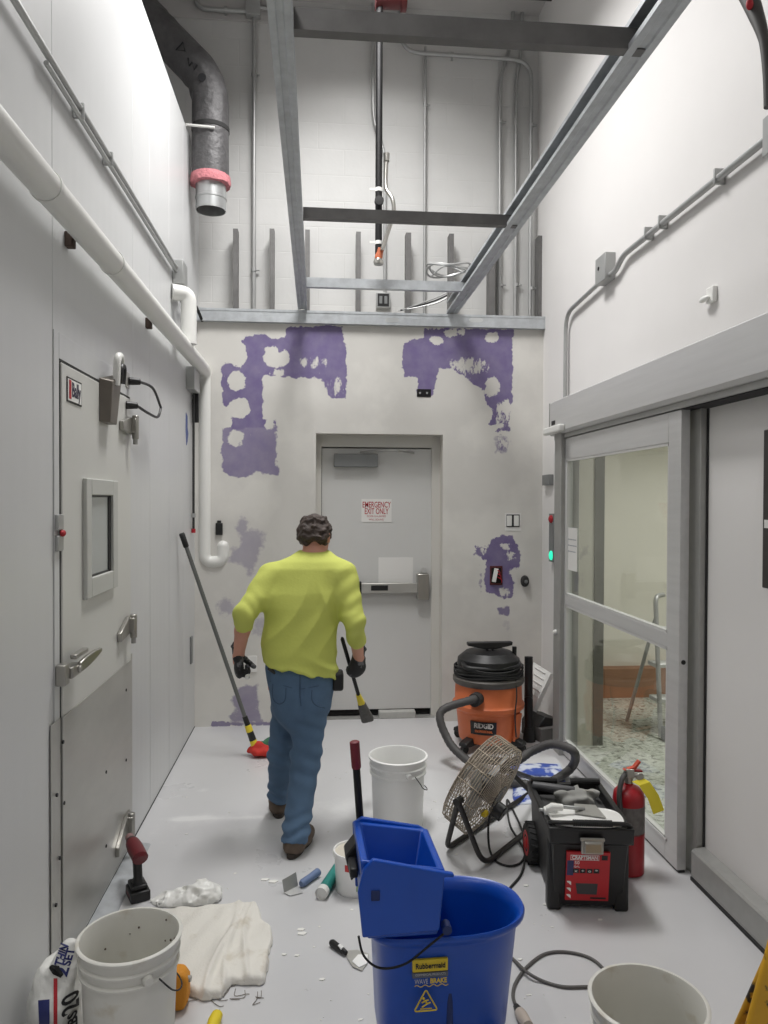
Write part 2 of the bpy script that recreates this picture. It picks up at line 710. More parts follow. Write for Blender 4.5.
Z2 = (190, 320, 4.518)
Z3 = (390, 320, 4.8)
Z4 = (460, 490, 6.02)
Z5 = (190, 490, 4.1)
purple = [
    (zpoly([(255, 75), (330, 60), (440, 28), (690, 26), (690, 70), (705, 120), (708, 220), (712, 358), (640, 355), (600, 300), (590, 262), (500, 262), (340, 250), (330, 290), (330, 450), (385, 450), (390, 500), (180, 500), (180, 440), (145, 350), (140, 280), (150, 190), (200, 190), (195, 120), (230, 95)], *Z2), 1.0, .008),
    (zpoly([(145, 480), (390, 480), (392, 600), (396, 700), (300, 690), (230, 718), (150, 700), (135, 600)], *Z2), .86, .012),
    (zpoly([(65, 100), (165, 85), (165, 40), (592, 40), (590, 200), (583, 390), (575, 540), (500, 540), (480, 500), (490, 430), (460, 400), (450, 340), (400, 310), (360, 270), (300, 235), (235, 235), (205, 365), (120, 370), (135, 280), (70, 272), (58, 180)], *Z3), 1.0, .008),
    (zpoly([(560, 560), (585, 640), (500, 640), (505, 560)], *Z3), .9, .03),
    (zpoly([(240, 265), (320, 270), (365, 380), (355, 450), (310, 500), (320, 545), (345, 530), (330, 590), (310, 650), (240, 640), (145, 610), (145, 450), (165, 430), (90, 390), (90, 335), (170, 340), (195, 300)], *Z4), 1.0, .01),
    (zpoly([(215, 710), (300, 700), (295, 760), (240, 750)], *Z4), .9, .012),
    (zpoly([(118, 450), (130, 450), (130, 615), (118, 615)], *Z4), .55, .006),
    (zpoly([(265, 790), (290, 790), (325, 920), (300, 920)], *Z4), .22, .02),
    (zpoly([(185, 105), (235, 100), (240, 155), (315, 170), (312, 220), (290, 260), (280, 320), (240, 365), (210, 310), (165, 290), (168, 235), (200, 220), (180, 170)], *Z5), .5, .03),
    (zpoly([(110, 465), (150, 440), (185, 470), (180, 510), (110, 520)], *Z5), .45, .03),
    (zpoly([(250, 530), (310, 530), (305, 600), (250, 595)], *Z5), .35, .03),
    (zpoly([(185, 805), (280, 790), (285, 860), (290, 930), (300, 958), (165, 958), (165, 925), (195, 920), (175, 860)], *Z5), .72, .02),
    (zpoly([(90, 952), (345, 952), (345, 966), (80, 966)], *Z5), .85, .006),
]
white = []
for (ox, oy, s), pts in ((Z2, ((382, 45, 48, 40), (215, 150, 40, 58), (372, 165, 38, 52), (428, 165, 26, 36), (213, 275, 43, 46), (222, 397, 50, 48), (208, 533, 32, 37), (345, 350, 22, 25), (360, 470, 20, 22))),
                         (Z3, ((217, 100, 38, 19), (490, 78, 30, 24), (490, 320, 34, 46), (300, 62, 45, 20), (560, 415, 18, 36), (500, 515, 32, 12), (545, 540, 30, 8))),
                         (Z4, ((272, 335, 28, 20), (300, 385, 14, 5), (318, 412, 20, 5), (255, 615, 16, 26), (330, 490, 28, 20)))):
    for a, b, rx, ry in pts:
        p = iy(ox + a / s, oy + b / s, YB)
        q = iy(ox + (a + rx) / s, oy + (b + ry) / s, YB)
        white.append((p.x, p.z, abs(q.x - p.x), abs(p.z - q.z)))
scratch = []
for (ox, oy, s), pts in ((Z3, ((380, 225, 130, 70), (540, 450, 60, 90), (545, 590, 45, 60))), (Z2, ((660, 300, 50, 70), (560, 190, 90, 40), (400, 240, 60, 30))), (Z4, ((270, 620, 50, 40), (140, 370, 40, 35)))):
    for a, b, rx, ry in pts:
        p = iy(ox + a / s, oy + b / s, YB)
        q = iy(ox + (a + rx) / s, oy + (b + ry) / s, YB)
        scratch.append((p.x, p.z, abs(q.x - p.x), abs(p.z - q.z)))


def f_purple(UV):
    d = np.full(len(UV), -1.0)
    for poly, a, soft in purple:
        d = np.maximum(d, poly_sd(UV, poly))
    for x, z, rx, rz in white:
        e = (np.sqrt(((UV[:, 0] - x) / rx) ** 2 + ((UV[:, 1] - z) / rz) ** 2) - 1) * min(rx, rz)
        d = np.minimum(d, e)
    return np.clip(d, -.2, .2)


def f_fade(UV):
    best = np.full(len(UV), -1e9)
    out = np.zeros(len(UV))
    for poly, a, soft in purple:
        d = poly_sd(UV, poly)
        out = np.where(d > best, a, out)
        best = np.maximum(best, d)
    return out


def f_soft(UV):
    best = np.full(len(UV), -1e9)
    out = np.zeros(len(UV))
    for poly, a, soft in purple:
        d = poly_sd(UV, poly)
        out = np.where(d > best, soft, out)
        best = np.maximum(best, d)
    return out


def f_scr(UV):
    out = np.zeros(len(UV))
    for x, z, rx, rz in scratch:
        out = np.maximum(out, 1 - ((UV[:, 0] - x) / rx) ** 2 - ((UV[:, 1] - z) / rz) ** 2)
    return np.clip(out, 0, 1)


def drywall_material():
    m = mat('drywall_patched', rgb(206, 204, 199), .75, var=.035, vscale=2.5, bump=.03, bscale=14)
    nt = m.node_tree
    L = nt.links
    b = nt.nodes['Principled BSDF']

    def attr(n):
        a = nt.nodes.new('ShaderNodeAttribute')
        a.attribute_name = n
        return a.outputs['Fac']

    def math_(op, a, c, d=None):
        x = nt.nodes.new('ShaderNodeMath')
        x.operation = op
        for i, q in enumerate((a, c, d)):
            if q is None:
                continue
            if isinstance(q, (int, float)):
                x.inputs[i].default_value = q
            else:
                L.new(q, x.inputs[i])
        return x.outputs[0]

    def nz(scale, detail=6, rough=.6, stretch=None):
        tc = nt.nodes.new('ShaderNodeTexCoord')
        n = nt.nodes.new('ShaderNodeTexNoise')
        n.inputs['Scale'].default_value = scale
        n.inputs['Detail'].default_value = detail
        n.inputs['Roughness'].default_value = rough
        if stretch:
            mp = nt.nodes.new('ShaderNodeMapping')
            mp.inputs['Scale'].default_value = stretch
            L.new(tc.outputs['Object'], mp.inputs[0])
            L.new(mp.outputs[0], n.inputs['Vector'])
        else:
            L.new(tc.outputs['Object'], n.inputs['Vector'])
        return n.outputs['Fac']
    sd = attr('purple_edge')
    fade = attr('purple_fade')
    soft = attr('purple_soft')
    scr = attr('scraped')
    e = math_('MULTIPLY_ADD', math_('SUBTRACT', nz(15, 8, .7), .5), math_('MULTIPLY_ADD', soft, 2.2, .075), sd)      # ragged edge
    e = math_('MULTIPLY_ADD', math_('SUBTRACT', nz(7, 4, .6), .5), math_('MULTIPLY_ADD', soft, 3.0, .025), e)
    k = nt.nodes.new('ShaderNodeMapRange')
    L.new(e, k.inputs['Value'])
    k.inputs['From Min'].default_value = 0
    L.new(math_('MULTIPLY_ADD', soft, 1.3, -.006), k.inputs['From Max'])
    cover = k.outputs[0]
    s = nt.nodes.new('ShaderNodeMapRange')                 # trowel scrapes of white compound
    L.new(math_('MULTIPLY_ADD', scr, .24, nz(17, 8, .75, (1.3, 1, .6))), s.inputs['Value'])
    s.inputs['From Min'].default_value = .66
    s.inputs['From Max'].default_value = .72
    cover = math_('MULTIPLY', cover, math_('SUBTRACT', 1.0, s.outputs[0]))
    cover = math_('MULTIPLY', cover, math_('MULTIPLY', fade, math_('MULTIPLY_ADD', nz(9, 5, .6), .35, .78)))
    cl = nt.nodes.new('ShaderNodeClamp')
    L.new(cover, cl.inputs[0])
    # dry compound smears, whiter than the paint
    w = nt.nodes.new('ShaderNodeMapRange')
    L.new(nz(1.7, 7, .55), w.inputs['Value'])
    w.inputs['From Min'].default_value = .48
    w.inputs['From Max'].default_value = .6
    w.inputs['To Max'].default_value = .6
    mw = nt.nodes.new('ShaderNodeMix')
    mw.data_type = 'RGBA'
    L.new(b.inputs['Base Color'].links[0].from_socket, mw.inputs['A'])
    mw.inputs['B'].default_value = rgb(222, 220, 214)
    L.new(w.outputs[0], mw.inputs['Factor'])
    pc = nt.nodes.new('ShaderNodeMix')
    pc.data_type = 'RGBA'
    pc.inputs['A'].default_value = rgb(104, 92, 134)
    pc.inputs['B'].default_value = rgb(117, 105, 147)
    L.new(nz(5, 4), pc.inputs['Factor'])
    mx = nt.nodes.new('ShaderNodeMix')
    mx.data_type = 'RGBA'
    L.new(mw.outputs['Result'], mx.inputs['A'])
    L.new(pc.outputs['Result'], mx.inputs['B'])
    L.new(cl.outputs[0], mx.inputs['Factor'])
    L.new(mx.outputs['Result'], b.inputs['Base Color'])
    return m


us = sorted(set(np.round(np.concatenate([np.linspace(XL - .02, OP[0], 62), np.linspace(OP[0], OP[1], 64), np.linspace(OP[1], XR + .02, 54)]), 5)))
vs = sorted(set(np.round(np.concatenate([np.linspace(0, OP[2], 140), np.linspace(OP[2], ZT, 60)]), 5)))
dw = grid_mesh('wall_back', drywall_material(), us, vs, lambda u, v: (u, YB, v), skip=lambda u, v: OP[0] < u < OP[1] and v < OP[2],
               attrs={'purple_edge': f_purple, 'purple_fade': f_fade, 'purple_soft': f_soft, 'scraped': f_scr})
structure(dw, 'white patched drywall with purple board showing around the exit door', 'wall')
rv = MB()
yy = YC - .02
yb = YB + .003
rv.box(OP[0] - .012, OP[0], yb, yy, 0, OP[2]).box(OP[1], OP[1] + .012, yb, yy, 0, OP[2]).box(OP[0] - .012, OP[1] + .012, yb, yy, OP[2], OP[2] + .012)
rv.box(XL, XR, yb, yy, ZT, ZT + .01)
o = rv.build('trim_2', mat('reveal_paint', rgb(206, 203, 196), .7), origin='world')
structure(o, 'painted return of the drywall around the recessed exit door', 'trim')


# ---- left wall: insulated white panels of a cold room, with vertical seams
def left_wall():
    mb = MB()
    seams = [YN] + [on(px, 500, 0, XL).y for px in (-700, -150, 53)] + [on(px, 500, 0, XL).y for px in (133, 150, 169, 183)] + [5.97]
    ztop = on(175, 95, 0, XL).z
    dy0, dy1, dz = on(62, 500, 0, XL).y, on(131, 500, 0, XL).y, 2.225
    for a, b in zip(seams[:-1], seams[1:]):
        mb.box(XL - .12, XL, a + .002, b - .002, 0, ztop)
    mb.box(XL - .13, XL - .006, YN, 5.97, 0, ztop - .01)
    o = mb.build('wall_left', M_panel, bevel=.002, origin='world')
    nt = M_panel.node_tree
    b = nt.nodes['Principled BSDF']
    tc = nt.nodes.new('ShaderNodeTexCoord')
    wv = nt.nodes.new('ShaderNodeTexWave')
    wv.bands_direction = 'Y'
    wv.inputs['Scale'].default_value = 3.2
    wv.inputs['Distortion'].default_value = .6
    wv.inputs['Detail'].default_value = 1
    nt.links.new(tc.outputs['Object'], wv.inputs['Vector'])
    bp = nt.nodes.new('ShaderNodeBump')
    bp.inputs['Strength'].default_value = .10
    bp.inputs['Distance'].default_value = .004
    nt.links.new(wv.outputs['Fac'], bp.inputs['Height'])
    nt.links.new(bp.outputs[0], b.inputs['Normal'])
    structure(o, 'white insulated cold room panels along the left side', 'wall')
    box_top = MB().box(-2.6, XL - .125, YN, 5.97, ztop - .12, ztop - .02).build('trim_3', M_panel, origin='world')
    structure(box_top, 'top panel of the cold room on the left', 'trim')
    co = MB().box(XL, XL + .003, YN, YB, 0, .006).build('baseboard_left', M_gasket, origin='world')
    structure(co, 'thin dark joint at the foot of the left panels', 'baseboard')


left_wall()

# ---- right wall with doorway
OY0, OY1, OZ = 3.36, on(570, 600, 0, XR).y, 2.2        # doorway in the right wall
mb = MB()
WT = .17
mb.box(XR, XR + WT, YN, OY0, 0, ZC).box(XR, XR + WT, OY1, YC, 0, ZC).box(XR, XR + WT, OY0, OY1, OZ, ZC)
o = mb.build('wall_right', M_wallr, origin='world')
structure(o, 'smooth white wall on the right above and beside the sliding door', 'wall')
bb = MB().prism([(XR - .065, .02), (XR - .065, .132), (XR - .055, .142), (XR, .150), (XR, .0), (XR - .05, 0)], 'Y', -1.0, on(691, 866, 0, XR - .065).y - .0)
o = bb.build('baseboard_right', M_alumd, bevel=.002, origin='world')
structure(o, 'raised aluminium kick base at the foot of the right wall', 'baseboard')
g = MB().box(XR - .068, XR - .04, -1.0, on(691, 866, 0, XR - .065).y, 0, .016).build('trim_4', M_gasket, origin='world')
structure(g, 'black sealant line under the aluminium kick base', 'trim')
# end of the room behind the viewer
o = MB().box(-2.6, XR + .2, YN - .1, YN, 0, ZC).build('wall_front', M_wallr, origin='world')
structure(o, 'plain white wall closing the room', 'wall')
o = MB().box(-2.6, -2.5, YN, YC, 4.4, ZC).build('wall_far_left', M_ceil, origin='world')
structure(o, 'pale wall over the cold room roof', 'wall')
def wallbox(mb, p0, p1, y, t):
    """box on a wall facing the viewer: two pixel corners at depth y, thickness t away from the viewer"""
    a, b = iy(*p0, y), iy(*p1, y)
    return mb.box(min(a.x, b.x), max(a.x, b.x), y, y + t, min(a.z, b.z), max(a.z, b.z))


def sidebox(mb, p0, p1, x, t):
    """box on a side wall: two pixel corners on the plane X = x, thickness t in x"""
    a, b = on(*p0, 0, x), on(*p1, 0, x)
    return mb.box(min(x, x + t), max(x, x + t), min(a.y, b.y), max(a.y, b.y), min(a.z, b.z), max(a.z, b.z))


EX, EYV, EZ = Vector((1, 0, 0)), Vector((0, 1, 0)), Vector((0, 0, 1))

# ================================================================ emergency exit door
YD = YC - .02
d2 = thing('door_2', 'pale grey emergency exit door with push bar in the back wall', 'door', (.48, YD, 0), kind='structure')
wallbox(MB(), (322, 448), (431, 708), YD, .045).build('slab', M_door, d2, bevel=.002)
fr = MB()
x0, x1, zt = iy(322, 448, YD).x, iy(431, 448, YD).x, iy(376, 448, YD).z
for a, b, c, d in ((OP[0] - .01, x0 - .004, 0, OP[2] + .01), (x1 + .004, OP[1] + .01, 0, OP[2] + .01), (x0 - .004, x1 + .004, zt + .004, OP[2] + .01)):
    fr.box(a, b, YD - .03, YD + .09, c, d)
fr.build('frame', M_frame, d2, bevel=.002)
wallbox(MB(), (322, 708), (431, 713), YD + .01, .03).build('bottom_gap', M_dark, d2)
MB().box(x0 - .03, x1 + .03, YD + .08, YD + .1, 0, zt + .03).build('backing', M_dark, d2)
MB().box(x0 - .03, x1 + .03, YD - .06, YD + .08, 0, .008).build('threshold', M_alumd, d2)
c = wallbox(MB(), (334, 453.5), (378, 467), YD - .055, .055).build('closer', M_grey, d2, bevel=.005)
am = MB()
a0, a1, a2 = iy(360, 452, YD - .03), iy(398, 451, YD - .09), iy(414, 453, YD - .01)
am.tube([a0, a1], .007).tube([a1, a2], .007).cyl(a1 - EZ * .01, a1 + EZ * .01, .012)
am.build('closer_arm', M_alumd, d2)
bar = wallbox(MB(), (358, 583.5), (423, 593), YD - .055, .045).build('push_bar', M_stain, d2, bevel=.004)
wallbox(MB(), (371, 585.5), (388, 590.5), YD - .057, .004).build('bar_plate', M_black, bar)
wallbox(MB(), (358, 582), (361.5, 594.5), YD - .06, .06).build('bar_end_cap', M_black, bar, bevel=.003)
wallbox(MB(), (417.5, 574), (429, 600), YD - .065, .065).build('latch_case', M_chrome, d2, bevel=.006)
lp = iy(424, 570, YD - .01)
MB().cyl((lp.x, YD - .012, lp.z), (lp.x, YD + .001, lp.z), .022).build('lock_cylinder', M_alum, d2)
sg = wallbox(MB(), (361.5, 499), (391.5, 522), YD - .003, .003).build('exit_sign', M_paper, d2)
cx = iy(376.5, 505.5, YD).x
lettering('EMERGENCY', .066, M_red, sg, (cx, YD - .0035, iy(376, 505, YD).z), EX, EZ, width=.225, bold=.0007)
lettering('EXIT ONLY', .066, M_red, sg, (cx, YD - .0035, iy(376, 511.5, YD).z), EX, EZ, width=.19, bold=.0007)
lettering('DOOR IS ALARMED', .02, M_red, sg, (cx, YD - .0035, iy(376, 516.3, YD).z), EX, EZ, width=.15)
lettering('WILL SOUND', .02, M_red, sg, (cx, YD - .0035, iy(376, 519.6, YD).z), EX, EZ, width=.12)
nt_ = wallbox(MB(), (378.5, 557.5), (413, 583), YD - .003, .003).build('notice', M_paper, d2)

# ================================================================ cold room door in the left wall
XF = XL + .010
d1 = thing('door_1', 'white insulated cold room door with small window and steel kick plate', 'door', (XL, 3.3, 0), kind='structure')
yA, yB = on(62, 500, 0, XF).y, on(131, 500, 0, XF).y
ztd = on(62, 361, 0, XF).z
MB().box(XL - .0, XF, yA + .004, yB - .004, .012, ztd - .004).build('leaf', mat('cold_door_skin', rgb(206, 206, 201), .36, var=.02, vscale=1.5), d1, bevel=.006)
gk = MB()
gk.box(XL, XL + .003, yA - .010, yA + .012, 0, ztd).box(XL, XL + .003, yB - .012, yB + .008, 0, ztd).box(XL, XL + .003, yA, yB, ztd - .012, ztd + .008)
gk.build('gasket', M_gasket, d1)
fr = MB()
fr.box(XL, XL + .004, on(53, 500, 0, XL).y + .002, yA - .010, 0, ztd + .1).box(XL, XL + .004, yB + .008, yB + .07, 0, ztd + .1).box(XL, XL + .004, yA - .008, yB + .008, ztd + .008, ztd + .1)
fr.build('frame', M_panel, d1, bevel=.001)
# view window
w0, w1 = on(82, 477, 0, XF), on(115, 592, 0, XF)
wf = MB()
wy0, wy1, wz1, wz0 = on(82.5, 480, 0, XF).y, on(114, 480, 0, XF).y, on(82.5, 478, 0, XF).z, on(82.5, 600, 0, XF).z
gy0, gy1, gz1, gz0 = on(87.5, 495, 0, XF).y, on(109.5, 495, 0, XF).y, on(87.5, 495, 0, XF).z, on(87.5, 578, 0, XF).z
for a, b, c_, d_ in ((wy0, gy0, wz0, wz1), (gy1, wy1, wz0, wz1), (gy0, gy1, wz0, gz0), (gy0, gy1, gz1, wz1)):
    wf.box(XF - .001, XF + .018, a, b, c_, d_)
wo = wf.build('window_frame', mat('window_frame_grey', rgb(188, 189, 184), .45), d1, bevel=.004)
MB().box(XF - .02, XF + .0015, gy0, gy1, gz0, gz1).build('window_pane', mat('frosted_pane', rgb(168, 172, 170), .12, spec=.6), wo)
gs = MB()
gs.box(XF, XF + .006, gy0, gy0 + .008, gz0, gz1).box(XF, XF + .006, gy1 - .035, gy1, gz0, gz1).box(XF, XF + .006, gy0, gy1, gz0, gz0 + .008).box(XF, XF + .006, gy0, gy1, gz1 - .008, gz1)
gs.build('window_gasket', M_black, wo)
# kick plate with bevelled fixing strip, screws
ky0, kz = on(53, 725, 0, XF).y, (on(53, 725, 0, XF).z + on(130, 658, 0, XF).z) / 2
kz0 = on(53, 725, 0, XF).z
kp = MB().box(XF, XF + .003, yA - .005, yB - .02, .03, kz0)
kp.build('kick_plate', M_stain, d1, bevel=.001)
ks = MB().box(XL + .004, XL + .007, ky0 - .01, yA - .008, .02, kz0).box(XL + .004, XL + .008, yB + .0, yB + .03, .02, kz0 + .02)
ks.build('kick_plate', M_stain, d1, bevel=.001)
sc_ = MB()
for px, py in ((57, 795), (60, 858), (64, 803), (106, 846), (106, 772), (126, 690), (126, 760), (124, 820), (63, 742), (56, 905)):
    p = on(px, py, 0, XF + .003)
    sc_.cyl((XF, p.y, p.z), (XF + .006, p.y, p.z), .007, n=10)
tag(sc_.build('kick_plate_screws', M_gasket, d1), kind='stuff')
# hinges: cast strap hinges along the far edge
for px, py, lean in ((126, 426, .0), (124, 627, -.02), (122, 828, -.05)):
    p = on(px, py, 0, XF)
    h = MB()
    y, z = p.y, p.z
    h.prism([(y - .13, z - .03 + lean), (y - .13, z + .012 + lean), (y + .02, z + .045), (y + .06, z + .045), (y + .06, z - .035), (y + .0, z - .04)], 'X', XF, XF + .022)
    h.box(XF, XF + .045, y + .02, y + .055, z - .03, z + .04)
    h.cyl((XF + .035, y + .04, z - .06), (XF + .035, y + .04, z + .055), .016)
    h.box(XL, XF + .012, y + .055, y + .12, z - .035, z + .04)
    ho = h.build('hinge', M_chrome, d1, bevel=.005)
    MB().cyl((XF + .035, y + .04, z - .085), (XF + .035, y + .04, z - .06), .011).build('hinge_pin', M_alumd, ho)
# latch handle
p = on(66, 668, 0, XF)
lt = MB().box(XL + .004, XF + .03, p.y - .10, p.y - .05, p.z - .045, p.z + .03)
lt.box(XF, XF + .04, p.y - .05, p.y + .05, p.z - .03, p.z + .012)
lt.cyl((XF + .03, p.y + .02, p.z - .008), (XF + .05, p.y + .02, p.z - .008), .014)
lo = lt.build('latch', M_chrome, d1, bevel=.005)
hd = MB()
hd.loft([[(XF + .04 + q * .03 + s * .008, p.y + .02 + q * .17, p.z - .004 + q * .035 + t * w) for s, t in ((-1, -1), (1, -1), (1, 1), (-1, 1))] for q, w in ((0, .018), (.3, .022), (.7, .017), (1, .007))])
hd.build('lever', M_chrome, lo, bevel=.004)
MB().box(XF + .02, XF + .045, p.y - .02, p.y + .12, p.z + .035, p.z + .052).build('latch_bolt', M_chrome, lo, bevel=.004)
# key lock on the frame
p = on(56.5, 530, 0, XL)
lk = MB().box(XL + .004, XL + .016, p.y - .03, p.y + .03, p.z - .075, p.z - .02).box(XL + .004, XL + .016, p.y - .03, p.y + .03, p.z, p.z + .055).build('padlock_hasp', M_emt, d1, bevel=.003)
MB().ball((XL + .018, p.y + .012, p.z - .012), (.010, .02, .012)).build('red_release', M_red, lk)
# maker's plate
p0, p1 = on(67, 378, 0, XF), on(80.5, 398, 0, XF)
MB().box(XF, XF + .003, p0.y - .006, p1.y + .006, p1.z - .034, p0.z + .006).build('plate_rim', M_gasket, d1)
pl = MB().box(XF, XF + .004, p0.y, p1.y, p1.z - .028, p0.z + .0).build('maker_plate', M_white, d1, bevel=.001)
zc = (p1.z + p0.z) / 2 - .012
lettering('Bally', .075, mat('plate_ink', rgb(40, 32, 60), .5), pl, (XF + .0045, (p0.y + p1.y) / 2 + .015, zc), EYV, EZ, width=.105, bold=.002)
MB().prism([(p0.y + .01, zc - .035), (p0.y + .035, zc - .035), (p0.y + .035, zc + .035), (p0.y + .01, zc + .035)], 'X', XF + .004, XF + .0048).build('emblem', M_red, pl)
# hydraulic closer with cover and hook arm
p0 = on(99, 372, 0, XF)
p1 = on(112, 421, 0, XF)
cy0, cy1, cz0, cz1 = on(99, 400, 0, XF).y, on(112, 400, 0, XF).y, on(100, 422, 0, XF).z, on(100, 378, 0, XF).z
hc = MB()
hc.loft([[(XF, cy0, cz0), (XF, cy0 + .14, cz0), (XF + .04, cy0 + .13, cz0), (XF + .04, cy0 + .02, cz0)],
         [(XF, cy0, cz1 + .0), (XF, cy0 + .19, cz1 + .04), (XF + .05, cy0 + .18, cz1 + .04), (XF + .05, cy0 + .03, cz1 - .01)]])
hco = hc.build('closer_cover', mat('brown_steel_cover', rgb(112, 106, 98), .45, .4, var=.08, vscale=10), d1, bevel=.004)
hk = MB().tube(bend([(XF + .05, cy0 + .08, cz1 - .02), (XF + .055, cy0 + .08, cz1 + .11), (XF + .05, cy0 + .17, cz1 + .12), (XF + .04, cy0 + .17, cz1 + .02)], .05), .016)
hk.build('closer_hook', M_white, hco)
MB().tube(bend([(XF + .062, cy0 + .1, cz1 - .01), (XF + .065, cy0 + .1, cz1 + .07), (XF + .062, cy0 + .17, cz1 + .075), (XF + .055, cy0 + .17, cz1 + .0)], .04), .012).build('closer_spring', M_black, hco)
# heater cord looped between two plug plates
q0, q1 = on(127, 381, 0, XL), on(124, 405, 0, XL)
ct = thing('heater_cord', 'short black cord looped between two plugs above the cold door hinge', 'cord', (XL, q0.y, q1.z))
for q in (q0, q1):
    MB().box(XL, XL + .008, q.y - .05, q.y + .02, q.z - .035, q.z + .04).build('outlet_plate', M_stain, ct, bevel=.002)
    MB().cyl((XL + .008, q.y, q.z), (XL + .06, q.y + .02, q.z), .02, .015).build('plug', M_black, ct, bevel=.003)
mid = on(150, 392, 0, XL + .08)
MB().tube(spline([(XL + .055, q0.y + .02, q0.z), (XL + .075, q0.y + .22, q0.z + .0), (XL + .07, q0.y + .42, q0.z - .06), (XL + .07, q0.y + .44, (q0.z + q1.z) / 2 - .02), (XL + .07, q0.y + .36, q1.z - .01), (XL + .07, q1.y + .2, q1.z - .015), (XL + .055, q1.y + .02, q1.z)], 8), .007, 8).build('cable', M_black, ct)
# threshold strip
sl = MB().prism([(XL + .008, 0), (XL + .012, .016), (XL + .09, .006), (XL + .10, 0)], 'Y', yA + .0, yB + .02).build('door_sill', M_galv, origin='world')
tag(sl, 'low galvanised ramp strip on the floor below the cold room door', 'sill')

# ================================================================ sliding glass door on the right
d3 = thing('door_3', 'aluminium framed sliding glass door in the right wall', 'door', (XD, 4.3, 0), kind='structure')
lfA, lfB = on(679, 640, 0, XD).y, on(560.5, 640, 0, XD).y
ty = 2.19
gl0, gl1 = on(668, 500, 0, XD).y, on(566, 500, 0, XD).y
zg1 = on(668, 443, 0, XD).z
zm1, zm0 = on(667, 633, 0, XD).z, on(667, 648, 0, XD).z
zg0 = on(664, 838, 0, XD).z
XI = XD + .045
MB().box(XD, XI, lfA, gl0, .012, ty).build('stile', M_alum, d3, bevel=.003)
MB().box(XD, XI, gl1, lfB, .012, ty).build('stile', M_alum, d3, bevel=.003)
MB().box(XD, XI, gl0, gl1, zg1, ty).build('top_rail', M_alum, d3, bevel=.003)
MB().box(XD + .002, XI, gl0, gl1, zm0, zm1).build('middle_rail', M_alum, d3, bevel=.003)
MB().box(XD, XI, gl0, gl1, .012, zg0).box(XD - .006, XD, gl0 - .02, gl1, .10, .115).build('bottom_rail', M_alum, d3, bevel=.003)
bd = MB()
for a, b in ((zm1, zg1), (zg0, zm0)):
    bd.box(XD + .003, XD + .03, gl0, gl0 + .012, a, b).box(XD + .003, XD + .03, gl1 - .012, gl1, a, b).box(XD + .003, XD + .03, gl0, gl1, a, a + .012).box(XD + .003, XD + .03, gl0, gl1, b - .012, b)
bd.build('glazing_bead', mat('bright_bead', rgb(215, 215, 213), .35, .3), d3)
MB().box(XD + .018, XD + .024, gl0, gl1, zm1, zg1).build('upper_pane', M_glass, d3)
MB().box(XD + .018, XD + .024, gl0, gl1, zg0, zm0).build('lower_pane', M_glass, d3)
MB().box(XD + .008, XI - .006, lfA - .0, lfB, .002, .012).build('floor_sweep', M_black, d3)
MB().cyl((XD + .022, lfA - .002, .98), (XD + .022, lfA + .01, .98), .011).build('stop_hole', M_black, d3)
np0, np1 = on(564.5, 527, 0, XD + .014), on(577, 572, 0, XD + .014)
no_ = MB().box(XD + .013, XD + .0145, np1.y, np0.y, np1.z, np0.z).build('notice', M_paper, d3)
for i, (w_, pz) in enumerate(((.11, 540), (.12, 546), (.10, 552))):
    zz = on(571, pz, 0, XD + .013).z
    MB().box(XD + .0122, XD + .0131, (np0.y + np1.y) / 2 - w_, (np0.y + np1.y) / 2 + w_, zz, zz + .007).build('printed_line', mat('pale_print', rgb(170, 172, 176), .7), no_)
# jambs of the doorway
jA, jB = on(702, 640, 0, XR - .02).y, on(691.5, 640, 0, XR - .02).y
MB().box(XR - .035, XR + .02, jA, jB + .02, 0, ty + .03).build('near_jamb', M_alumd, d3, bevel=.003)
MB().box(XR - .008, XR + .001, jA - .009, jA, 0, ty + .03).build('jamb_seal', M_gasket, d3)
k0, k1 = on(560, 600, 0, XD - .03).y, on(553.5, 600, 0, XD - .03).y
MB().box(XD - .03, XR, k0, k1, 0, ty + .03).build('far_jamb', M_alumd, d3, bevel=.004)
b_ = on(556, 632, 0, XD - .03)
MB().ball((XD - .035, b_.y, b_.z), .018).build('strike_button', M_white, d3)
# header box with end cap and sensor
XH = 1.625
h0, h1 = on(549.5, 403, 0, XH), on(553, 435, 0, XH)
hz1, hz0 = h0.z, (h1.z + on(768, 376, 0, XH).z) / 2
hy1 = h0.y
hp = [(XH + .015, hz0), (XH, hz0 + .02), (XH, hz1 - .006), (XH + .006, hz1), (XR, hz1), (XR, hz0)]
hdr = thing('door_operator', 'long aluminium housing of the sliding door track on the right wall', 'door operator', (XH, 3.5, hz0))
MB().prism(hp, 'Y', .6, hy1 - .01).build('housing', M_alum, hdr, bevel=.002)
MB().prism([(a - (.004 if a < XR else 0), b) for a, b in hp], 'Y', hy1 - .01, hy1).build('end_cap', M_alumd, hdr, bevel=.002)
MB().box(XD + .0, XR, .6, hy1 - .02, hz0 - .035, hz0).build('track', M_gasket, hdr)
MB().box(XD - .01, XD - .001, 2.2, hy1 - .02, hz0 - .03, hz0).build('track_lip', M_alumd, hdr)
a = on(549, 429, 0, XH - .01)
sb = MB().box(XH - .045, XH + .001, hy1 - .34, hy1 + .01, a.z - .045, a.z + .005).build('sensor', M_white, hdr, bevel=.012, seg=3)
MB().box(XH - .001, XH + .0, hy1 - .13, hy1 - .05, a.z + .02, a.z + .05).build('badge', M_black, hdr)
MB().box(XD + .005, XI, lfA - .04, lfA + .01, ty - .01, hz0 - .0).build('carriage', M_black, hdr)

